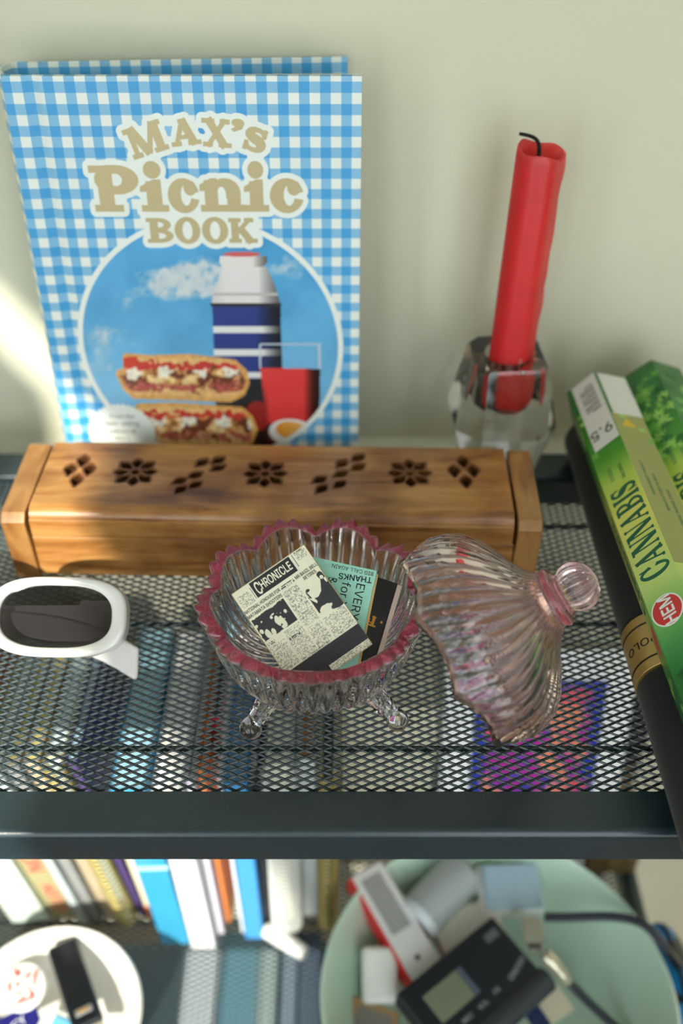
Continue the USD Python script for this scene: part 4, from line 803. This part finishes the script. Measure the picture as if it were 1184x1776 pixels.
    if sticker:
        st = put(t.path, 'price_sticker', P0(ext(sbox(0.184, -HS / 2 + 0.0002, L - 0.001, HS / 2 - 0.0035), 0.00012, 0.00022)), mat('white_sticker', (222, 222, 216), 0.6), False, label='white price sticker')
        put(st, 'sticker_lettering', cat(P0(apply(text('9.5', 0.0075, 0.196, -0.0012, 90, bold=True, depth=0.0001), T(0, 0, 0.00022))), [P0(apply(bx(0.216 + 0.0016 * k, 0.216 + 0.0016 * k + (0.0005 + 0.0004 * (k % 3 == 0)), -0.007, 0.003 - 0.004 * (k % 5 == 0), 0, 0.0001), T(0, 0, 0.00022))) for k in range(16)]), mat('sticker_ink', (90, 88, 90), 0.6), False)
        st2 = put(t.path, 'price_sticker', apply(ext(sbox(0.206, -HS / 2 + 0.0002, L - 0.001, HS / 2 - 0.002), 0.00012, 0.00022), F1), mat('white_sticker', (222, 222, 216), 0.6), False, label='white label on the side face')
        put(ct_, 'warning_mark', apply(ext(Polygon([(0.194, -0.003), (0.194, 0.006), (0.2025, 0.0015)]), 0.0, 0.0001), F1), mat('yellow_ink', (216, 184, 36), 0.5), False)
        put(ct_, 'grey_side_panel', apply(ext(sbox(0.08, -HS / 2 + 0.0003, 0.206, HS / 2 - 0.0003), 0.0, 0.00004), F1), mat('olive_grey_print', (158, 160, 92), 0.45), False)
    return t
incense('incense_carton', 'green hexagonal incense carton with a white price sticker, resting on the black tube', 0.1668, 2 * TR_ + 0.0024 + 0.0180, 0.269, 47, True, 3, 1.8)
incense('incense_carton', 'green hexagonal incense carton printed with leaves, at the right edge beyond the stickered one', 0.2022, 0.0553, 0.284, 40, False, 11, 1.5)

# ------------------------------------------------------------------ things on the lower deck
ZD = DZ + 0.0008
def cover_mat(rgb, rough=0.45): return mat('cover_%02x%02x%02x' % tuple(int(c) for c in rgb), rgb, rough, vary=0.05, scale=30)
def standing(name, label, cat_, xt, xb, yb, w, rgb, top=(206, 204, 186), z_top=-0.132, depth=0.14, coil=None, letters=None, fx=None, ang=None, zb=None, thin=0.0012, dy=0.0, group=None, rough=0.45):
    """a book or pad on end: spine centre at photograph column xt (row 1490) and xb (row yb, its foot)"""
    zb = ZD if zb is None else zb
    foot_ = onz(xb, yb, zb); foot_[1] += dy; up_ = ony(xt, 1490, foot_[1]); d = unit(up_ - foot_); d = unit([d[0], 0, d[2]])
    if fx is not None: foot_[0] = fx; d = np.array([math.sin(math.radians(ang)), 0, math.cos(math.radians(ang))])
    H = (z_top - zb) / d[2]
    lift = abs(d[0]) * w / 2
    t = Thing(name, label, cat_, frame(foot_ + [0, 0, lift], np.cross(d, [0, -1.0, 0]) * 1.0, (0, -1, 0)), group=group)   # local x right, y up the spine, z to the viewer
    m = cover_mat(rgb, rough)
    t.part('cover', cat(rbox(-w / 2, -w / 2 + thin, 0, H, -depth, 0, 0.0005), rbox(w / 2 - thin, w / 2, 0, H, -depth, 0, 0.0005), *( [] if coil else [rbox(-w / 2, w / 2, 0, H, -thin, 0, 0.0005)])), m)
    t.part('page_block', bx(-w / 2 + thin, w / 2 - thin, 0.002, H - 0.001, -depth + 0.003, -thin * 1.1 - (0.004 if coil else 0)), mat('pages_%02x%02x%02x' % tuple(int(c) for c in top), top, 0.8, vary=0.12, scale=80, stretch=(20, 1, 1)), False)
    if coil is not None:
        rr = w * 0.62; n = int(H / 0.0052); base = tube([(rr * math.cos(a), 0.0012 * a / 6.3, rr * math.sin(a)) for a in np.linspace(0, 2 * np.pi, 15)], 0.0009, 5, caps=False)
        t.part('spiral_binding', cat([apply(base, T(0, 0.005 + k * 0.0052, -0.001)) for k in range(n)]), coil, True, label='wire spiral', kind='stuff')
    if letters: letters(t, w, H)
    return t
M_goldwire = mat('gold_wire', (196, 178, 112), 0.3, metal=0.6); M_whitewire = mat('white_wire', (232, 234, 230), 0.35); M_silverwire = mat('silver_wire', (190, 190, 188), 0.3, metal=0.7)
def pink_letters(t, w, H):
    a = mat('coral_ink', (214, 78, 76), 0.5)
    t.part('lettering', cat(apply(text('A', 0.020, 0, H * 0.63, -90, bold=True), T(0, 0, 0)), text('VON', 0.012, 0, H * 0.42, -90, bold=True)), a, False); t.part('lettering', text('NOTES', 0.0085, 0, H * 0.14, -90, bold=True), a, False)
B = standing
B('paperback', 'pale mint paperback at the left end of the lower row', 'book', -20, 55, 1600, 0.03, (206, 220, 208), (200, 190, 160), fx=-0.2366, ang=-8)
B('hardback', 'olive hardback with coral lettering on its spine, left on the lower deck', 'book', 48, 112, 1592, 0.021, (164, 158, 116), (122, 78, 52), letters=pink_letters, fx=-0.2104, ang=-8)
B('document_folder', 'slim clear grey folder beside the olive hardback', 'folder', 112, 158, 1604, 0.007, (186, 196, 198), (196, 190, 150), fx=-0.195, ang=-7.5)
B('notebook', 'grey cloth notebook standing left of the beige one', 'notebook', 127, 172, 1598, 0.009, (140, 142, 140), (178, 168, 112), fx=-0.1862, ang=-7)
B('notebook', 'beige notebook between the grey notebook and the gold spiral pad', 'notebook', 147, 186, 1592, 0.0095, (176, 160, 134), (196, 186, 120), fx=-0.1762, ang=-6.5)
B('spiral_notebook', 'notebook bound with a gold wire spiral, beside the purple one', 'notebook', 169, 228, 1598, 0.0115, (190, 180, 130), (186, 206, 208), coil=M_goldwire, fx=-0.162, ang=-6.5)
B('notebook', 'slim purple notebook right of the gold spiral pad', 'notebook', 188, 244, 1590, 0.006, (74, 58, 108), (160, 200, 214), fx=-0.1515, ang=-6.2)
B('card_booklet', 'short cream booklet with an orange foot, left of the light blue case', 'booklet', 224, 262, 1592, 0.01, (226, 216, 184), (216, 208, 170), z_top=-0.215, depth=0.08, fx=-0.1425, ang=-4.5,
  letters=lambda t, w, H: t.part('orange_foot', rbox(-w / 2 - 0.0003, w / 2 + 0.0003, 0.0, 0.018, -0.05, 0.0004, 0.0003), mat('orange_board', (222, 120, 62), 0.5), 30))
B('pencil_case', 'glossy light blue case with a pale rim, standing in the lower row', 'case', 258, 306, 1638, 0.022, (54, 150, 190), (150, 196, 212), rough=0.2, fx=-0.1238, ang=-2.9,
  letters=lambda t, w, H: t.part('pale_rim', rbox(-w / 2 - 0.0006, w / 2 + 0.0006, H * 0.53, H * 0.55, -0.12, 0.0012, 0.0008), mat('pale_blue_plastic', (168, 214, 226), 0.3), 30))
B('paperback', 'thick white paperback right of the light blue case', 'book', 309, 348, 1645, 0.018, (236, 236, 236), (232, 232, 228), fx=-0.103, ang=-1.8)
B('booklet', 'thin lavender white booklet right of the thick white paperback', 'booklet', 337, 366, 1620, 0.005, (214, 210, 222), (60, 66, 66), fx=-0.091, ang=-1.5)
B('booklet', 'thin orange booklet beside the lavender white one', 'booklet', 352, 371, 1600, 0.004, (218, 132, 70), (42, 46, 46), fx=-0.0862, ang=-1.2)
B('hardback', 'dark red hardback set back behind the orange booklet', 'book', 379, 388, 1560, 0.0075, (176, 44, 62), (44, 66, 72), dy=0.02, fx=-0.08, ang=-1.0)
B('booklet', 'very thin white booklet touching the bright blue book', 'booklet', 393, 414, 1618, 0.003, (230, 232, 240), (52, 82, 88), fx=-0.0744, ang=-0.8)
B('paperback', 'bright blue glossy paperback in the middle of the lower row', 'book', 419, 432, 1628, 0.014, (72, 150, 214), (84, 122, 160), rough=0.25, fx=-0.0655, ang=-0.3)
B('notebook', 'black notebook right of the bright blue paperback', 'notebook', 449, 450, 1608, 0.005, (34, 38, 44), (196, 186, 190), fx=-0.0558, ang=0)
B('spiral_notebook', 'notebook with a fat white spiral, middle of the lower row', 'notebook', 489, 495, 1606, 0.0175, (222, 224, 220), (212, 208, 190), coil=M_whitewire, fx=-0.0413, ang=0.4)
B('notebook', 'pale grey notebook between the white and the gold spirals', 'notebook', 534, 537, 1588, 0.012, (188, 194, 192), (150, 104, 66), fx=-0.0238, ang=0.3)
B('spiral_notebook', 'slim notebook with a gold spiral beside the green bowl', 'notebook', 569, 566, 1606, 0.01, (196, 186, 140), (40, 40, 40), coil=M_goldwire, fx=-0.0106, ang=0.6)
B('binder', 'thick cream binder behind the gold spiral notebook', 'binder', 664, 656, 1560, 0.066, (206, 200, 174), (240, 234, 214), dy=0.03, depth=0.10, fx=0.0335, ang=0)
# art book leaning back against the wall behind the green bowl
tl, trr = ony(742, 1108, 0.466), ony(1096, 1150, 0.466)
LB = math.radians(12); AW, AH = 0.136, 0.212
ab = Thing('art_book', 'tall white art book with a magenta and blue print, seen through the mesh', 'book', frame((0.0745, 0.4700 - math.sin(LB) * AH, ZD + 0.001), (1, 0.02, 0), (0, -math.cos(LB), math.sin(LB))))
acv = ab.part('front_cover', rbox(0, AW, 0, AH, -0.002, 0, 0.0006), cover_mat((250, 250, 248)))
ab.part('page_block', bx(0.002, AW - 0.002, 0.002, AH - 0.002, -0.014, -0.002), M_pages, False); ab.part('back_cover', rbox(0, AW, 0, AH, -0.016, -0.014, 0.0006), cover_mat((232, 234, 230)))
def blotch(v):
    X, Y = v[:, 0] * 1000, v[:, 1] * 1000; n, m, q = fb(X, Y, 30, 4, 21), fb(X, Y, 22, 4, 33), fb(X, Y, 8, 3, 41)
    C = np.where((n > 0.56)[:, None], np.array([226, 92, 110.]), np.where((m > 0.5)[:, None], np.array([176, 46, 150.]), np.array([104, 50, 160.])))
    C = np.where(((n > 0.5) & (m > 0.55))[:, None], np.array([232, 142, 110.]), C)
    edge = np.minimum(np.minimum(X - 22, 116 - X), 186 - Y) + (q - 0.5) * 16
    C = np.where((edge < 9)[:, None], np.array([44, 62, 170.]), C); C = np.where(((q > 0.66) & (n < 0.5))[:, None], np.array([50, 66, 178.]), C)
    return lin(C)
put(acv, 'cover_print', grid_print(0.022, 0.116, 0.02, 0.186, 0.0002, 0.001), M_gloss, True, paint=blotch, label='magenta, coral and blue abstract print')
cardb = Thing('cardboard_box', 'plain brown cardboard box at the right, behind the green bowl', 'box', T(0.215, 0.452, ZD))
cardb.part('carton', rbox(-0.022, 0.018, -0.03, 0.04, 0, 0.05, 0.001), mat('brown_card', (120, 96, 66), 0.8, vary=0.1, scale=60)); cardb.part('tape', bx(-0.005, 0.004, -0.0302, 0.0402, 0.01, 0.0502), mat('parcel_tape', (150, 122, 80), 0.3), False)

# green bowl and what lies in it
GB = np.array([0.1015, 0.294, ZD]); GR = 0.1155
M_green = mat('sage_green_glaze', (192, 218, 198), 0.22, coat=0.4)
gb = Thing('green_bowl', 'large sage green glazed bowl full of odds and ends on the lower deck', 'bowl', T(*GB))
pr = [(0.0, 0.0), (0.045, 0.0), (0.050, 0.002), (0.072, 0.012), (0.092, 0.030), (0.106, 0.050), (0.1135, 0.071), (GR, 0.0735), (GR - 0.0012, 0.0752), (GR - 0.0035, 0.0735), (0.1085, 0.064), (0.101, 0.049), (0.087, 0.030), (0.068, 0.0145), (0.045, 0.0065), (0.0, 0.0055)]
gb.part('bowl_body', lathe(pr, 96), M_green, 40)
gb.part('foot_ring', lathe([(0.040, 0.0001), (0.043, -0.0006), (0.046, 0.0001)], 64), M_green, 40)
def at(px, py, z, rz, rx=0, ry=0): return T(*onz(px, py, z)) @ rot((0, 0, 1), rz) @ rot((1, 0, 0), rx) @ rot((0, 1, 0), ry)
M_redbox = mat('red_board', (208, 38, 36), 0.4)
rb_ = Thing('matchstick_carton', 'narrow red carton with a white printed face, tilted in the green bowl', 'carton', at(688, 1600, -0.262, -58, 0, 14))
rb_.part('carton', rbox(-0.042, 0.042, -0.0135, 0.0135, -0.020, -0.0006, 0.0008), M_redbox)
wf_ = rb_.part('white_face', rbox(-0.0415, 0.0415, -0.0115, 0.0130, -0.001, 0.0, 0.0003), mat('white_board', (226, 226, 224), 0.45))
put(wf_, 'small_print', cat([bx(-0.036, 0.006, y, y + 0.0009, 0, 0.0001) for y in np.linspace(-0.007, 0.007, 9)] + [ext(Point(0.026, 0).buffer(0.002), 0, 0.0001)]), M_greyink, False)
wa = Thing('plug_adaptor', 'small white rounded plug adaptor at the left inside the green bowl', 'adaptor', at(659, 1690, -0.272, 0, 22))
wa.part('body', rbox(-0.0125, 0.0125, -0.018, 0.018, -0.022, 0, 0.0045, 24), M_white, 40); wa.part('socket', rbox(-0.004, 0.004, -0.0184, -0.017, -0.014, -0.010, 0.0008), M_black)
fb_ = Thing('pill_bottle', 'frosted plastic pill bottle lying on its side at the back of the green bowl', 'bottle', T(*onz(768, 1548, -0.268)) @ rot((0, 0, 1), 43) @ rot((0, 1, 0), 82))
fb_.part('bottle_body', lathe([(0, -0.022), (0.0155, -0.022), (0.0165, -0.020), (0.0165, 0.020), (0.0145, 0.023), (0, 0.023)], 40), mat('frosted_plastic', (196, 204, 206), 0.35, trans=0.3), 40)
fb_.part('bottle_cap', lathe([(0, -0.029), (0.0155, -0.029), (0.017, -0.027), (0.017, -0.0225), (0, -0.0225)], 40), mat('pale_cap', (206, 214, 218), 0.35), 40)
tb_ = Thing('plastic_tub', 'square white plastic tub with a pale blue lid at the back of the green bowl', 'tub', at(884, 1538, -0.270, 3, 14))
tb_.part('tub_body', rbox(-0.0235, 0.0235, -0.017, 0.017, -0.028, -0.003, 0.003, 16), M_white, 40); tb_.part('lid', rbox(-0.019, 0.0225, -0.0155, 0.0165, -0.004, 0.0, 0.002, 12), mat('pale_blue_lid', (178, 204, 222), 0.35), 40)
wc = Thing('paper_carton', 'plain off-white paper carton lying behind the black recorder', 'carton', at(812, 1606, -0.276, 20, 10))
wc.part('carton', rbox(-0.024, 0.024, -0.016, 0.014, -0.014, 0, 0.001), mat('offwhite_board', (220, 218, 208), 0.6)); wc.part('flap', rbox(0.012, 0.0192, -0.0135, 0.0135, -0.0005, 0.0006, 0.0003), mat('offwhite_board', (200, 196, 182), 0.6))
dv = Thing('voice_recorder', 'black electronic recorder with a grey display, lying in the green bowl', 'recorder', at(822, 1706, -0.256, 38, 6))
db = dv.part('case', rbox(-0.046, 0.042, -0.024, 0.026, -0.016, 0, 0.003, 16), mat('black_case', (30, 34, 40), 0.38), 40)
dv.part('edge_grip', tube([(-0.046, -0.0255, -0.007), (0.044, -0.0255, -0.007)], 0.0085, 20), mat('dark_grey_grip', (54, 58, 64), 0.45), 40)
dv.part('display', rbox(-0.033, -0.004, -0.006, 0.014, -0.0005, 0.0005, 0.0004), mat('lcd_grey', (122, 130, 108), 0.3), label='grey liquid crystal display'); dv.part('display_edge', rbox(-0.0035, 0.0, -0.006, 0.014, -0.0003, 0.0007, 0.0003), mat('blue_grey_plastic', (88, 98, 118), 0.35))
M_lab = mat('pale_label_ink', (158, 164, 172), 0.5)
put(db, 'marking', cat(text('M-AUDIO', 0.0035, 0.032, 0.018, 90, depth=0.0003) if False else text('|||||||', 0.0035, 0.031, 0.016, 0, depth=0.0003), text('ON/OFF', 0.0036, 0.030, -0.010, 15, depth=0.0003), text('FX', 0.003, 0.009, -0.012, depth=0.0003), text('VOL', 0.003, -0.004, -0.013, depth=0.0003), text('MIC', 0.003, -0.018, -0.013, depth=0.0003)), M_lab, False)
M_cable = mat('black_cable', (30, 34, 48), 0.4); M_plug = mat('clear_plug', (206, 200, 180), 0.2, trans=0.5); M_metal = mat('plug_metal', (190, 186, 176), 0.25, metal=0.9)
c1 = Thing('cable', 'black cable with a clear plug running out over the rim of the green bowl', 'cable')
q = spline([onz(945, 1590, -0.262), onz(1010, 1590, -0.256), onz(1080, 1592, -0.250), onz(1120, 1606, -0.247), onz(1150, 1640, -0.252), onz(1190, 1690, -0.290), onz(1230, 1730, -0.3262)], 60)
c1.part('lead', tube(q, 0.0031, 12), M_cable, True)
pA = Thing if False else None
c1.part('plug', apply(rbox(-0.007, 0.007, -0.014, 0.004, -0.006, 0.0, 0.0015, 10), T(*onz(922, 1598, -0.258))), M_plug); c1.part('contact', apply(rbox(-0.0045, 0.0045, -0.020, -0.0135, -0.005, -0.001, 0.0004), T(*onz(922, 1598, -0.258))), M_metal)
c2 = Thing('cable', 'black cable with a silver plug hanging down the right inside of the green bowl', 'cable')
q = spline([onz(985, 1702, -0.268), onz(1010, 1728, -0.276), onz(1050, 1766, -0.286), onz(1090, 1800, -0.292)], 30)
c2.part('lead', tube(q, 0.0029, 12), M_cable, True)
c2.part('plug', tube(spline([onz(944, 1655, -0.254), onz(960, 1672, -0.258), onz(985, 1703, -0.268)], 12), [0.0042, 0.005, 0.0052, 0.0052, 0.0052, 0.005, 0.0046, 0.0046, 0.0046, 0.0046, 0.004, 0.0035], 14), mat('silver_plug', (206, 198, 176), 0.22, metal=0.6), 40)
bcd = Thing('photo_card', 'brown printed card at the front left of the green bowl', 'card', at(640, 1772, -0.290, -20, 8))
bcd.part('board', rbox(-0.016, 0.018, -0.012, 0.012, -0.0012, 0, 0.0004), mat('kraft_card', (176, 140, 96), 0.7)); bcd.part('panel', bx(-0.010, 0.014, -0.009, 0.008, -0.0002, 0.0002), mat('faded_print', (140, 132, 124), 0.6), False)
cc = Thing('business_card', 'cream card under the right end of the black recorder', 'card', at(948, 1748, -0.288, 30, 4))
cc.part('board', rbox(-0.016, 0.016, -0.010, 0.010, -0.0012, 0, 0.0004), M_card); cc.part('blue_band', bx(-0.016, -0.004, -0.010, 0.010, -0.0002, 0.0003), mat('navy_print', (34, 52, 96), 0.5), False)
M_blue = mat('cobalt_cloth', (20, 134, 206), 0.5)
pch = Thing('zip_pouch', 'bright blue pouch blotched with black at the right edge of the lower deck', 'pouch', T(0.2285, 0.318, ZD))
def pouch_paint(v):
    n = fb(v[:, 0] * 1000, v[:, 2] * 1000 + v[:, 1] * 600, 9, 3, 17); return lin(np.where((n > 0.56)[:, None], np.array([16, 22, 30.]), np.array([18, 138, 212.])))
pm = trimesh.creation.icosphere(4); pm.apply_scale((0.0175, 0.045, 0.03)); pm.apply_translation((0, 0, 0.03)); pch.part('fabric', pm, M_paint, True, paint=pouch_paint)
pch.part('zip', tube([(0, y, 0.03 + 0.0305 * math.sqrt(max(0, 1 - (y / 0.045) ** 2))) for y in np.linspace(-0.036, 0.036, 16)], 0.0016, 8), M_black)
wl = Thing('lighter', 'small white stick lying alone on the lower mesh', 'lighter', T(*onz(494, 1632, ZD + 0.0062)) @ rot((0, 0, 1), -32) @ rot((0, 1, 0), 90))
wl.part('barrel', lathe([(0, -0.018), (0.005, -0.018), (0.006, -0.0165), (0.006, 0.010), (0, 0.010)], 28), M_white, 40); wl.part('cap', lathe([(0, 0.0105), (0.0058, 0.0105), (0.0058, 0.0165), (0.005, 0.018), (0, 0.018)], 28), M_white, 40)

# white bowl at the left
WB = np.array([-0.1955, 0.290, ZD]); WR = 0.063
wb = Thing('white_bowl', 'white ceramic bowl of small things at the lower left', 'bowl', T(*WB))
M_cer = mat('white_glaze', (232, 230, 222), 0.2, coat=0.4)
wb.part('bowl_body', lathe([(0, 0), (0.030, 0), (0.034, 0.002), (0.048, 0.014), (0.058, 0.032), (0.0615, 0.046), (WR, 0.0485), (0.0615, 0.050), (0.0585, 0.048), (0.0545, 0.033), (0.045, 0.0165), (0.030, 0.0065), (0, 0.006)], 72), M_cer, 40)
wb.part('foot_ring', lathe([(0.026, 0.0001), (0.029, -0.0006), (0.032, 0.0001)], 48), M_cer, 40)
vp = Thing('usb_stick', 'shiny black stick with a metal connector, lying across the white bowl', 'device', at(128, 1700, -0.283, -62, 0, 4))
vp.part('body', rbox(-0.030, 0.032, -0.0105, 0.0105, -0.010, 0, 0.0028, 14), mat('gloss_black', (22, 24, 28), 0.12), 40); vp.part('connector', rbox(0.020, 0.0245, -0.0058, 0.0058, -0.0005, 0.0012, 0.0016, 10), mat('nickel', (176, 178, 178), 0.3, metal=0.8)); vp.part('contact', rbox(0.0214, 0.0230, -0.0036, 0.0036, 0.0006, 0.0016, 0.0005), mat('gold_contact', (206, 156, 52), 0.35, metal=0.7))
vp.part('clear_end', rbox(0.0325, 0.044, -0.0095, 0.0095, -0.009, -0.0005, 0.002), M_plug)
ws = Thing('badge', 'round white badge with red marks in the white bowl', 'badge', at(38, 1712, -0.291, 0, 12))
ws.part('disc', lathe([(0, -0.003), (0.0150, -0.003), (0.0162, -0.0015), (0.0150, 0.0), (0, 0.0008)], 48), M_white, 40)
rr_ = random.Random(5); ws.part('red_marks', cat([ext(Point(rr_.uniform(-0.009, 0.009), rr_.uniform(-0.008, 0.011)).buffer(rr_.uniform(0.0008, 0.0017), 6), 0.0004, 0.0012) for _ in range(26)] + [ext(stroke([(-0.002, -0.0105), (0.010, -0.0065)], 0.0016), 0.0002, 0.0012)]), mat('rose_ink', (206, 66, 58), 0.5), False)
nv = Thing('key_tag', 'navy blue tag at the bottom left of the white bowl', 'tag', at(22, 1782, -0.296, 28, 6)); nv.part('tag_body', rbox(-0.016, 0.018, -0.010, 0.010, -0.003, 0, 0.001), mat('navy_plastic', (34, 32, 112), 0.35)); nv.part('lettering', text('KEY', 0.006, 0.002, 0, 20), M_white, False)
lb = Thing('eraser', 'light blue eraser at the bottom of the white bowl', 'eraser', at(96, 1786, -0.294, -20, 4)); lb.part('block', rbox(-0.013, 0.013, -0.010, 0.010, -0.008, 0, 0.003, 12), mat('sky_blue_rubber', (112, 188, 222), 0.5), 40); lb.part('sleeve', rbox(-0.0135, -0.004, -0.0103, 0.0103, -0.0083, 0.0003, 0.002, 10), M_white, 40)

# ------------------------------------------------------------------ books on the lowest shelf, glimpsed through the lower mesh
for k, (lab, px_, w, rgb) in enumerate((('silver grey book on the lowest shelf, glimpsed through the lower mesh below the blue case', 345, 0.03, (190, 200, 206)), ('teal book on the lowest shelf, glimpsed through the lower mesh', 415, 0.034, (72, 130, 150)),
        ('pale green book on the lowest shelf, glimpsed through the lower mesh', 460, 0.018, (150, 172, 168)), ('slate book on the lowest shelf, glimpsed through the lower mesh', 500, 0.014, (110, 130, 150)), ('dark blue book on the lowest shelf, glimpsed beside the green bowl', 535, 0.02, (60, 78, 100)))):
    c = onz(px_, 1720, -0.475); t = Thing('shelved_book', lab, 'book', T(c[0], 0.272, -0.665))
    t.part('cover', cat(rbox(-w / 2, -w / 2 + 0.0015, 0, 0.18, 0.0005, 0.190, 0.0005), rbox(w / 2 - 0.0015, w / 2, 0, 0.18, 0.0005, 0.190, 0.0005), rbox(-w / 2, w / 2, 0, 0.0015, 0.0005, 0.190, 0.0005)), cover_mat(rgb)); t.part('page_block', bx(-w / 2 + 0.0015, w / 2 - 0.0015, 0.0018, 0.177, 0.003, 0.188), mat('pages_b%d' % k, tuple(min(255, c_ + 35) for c_ in rgb), 0.7), False)
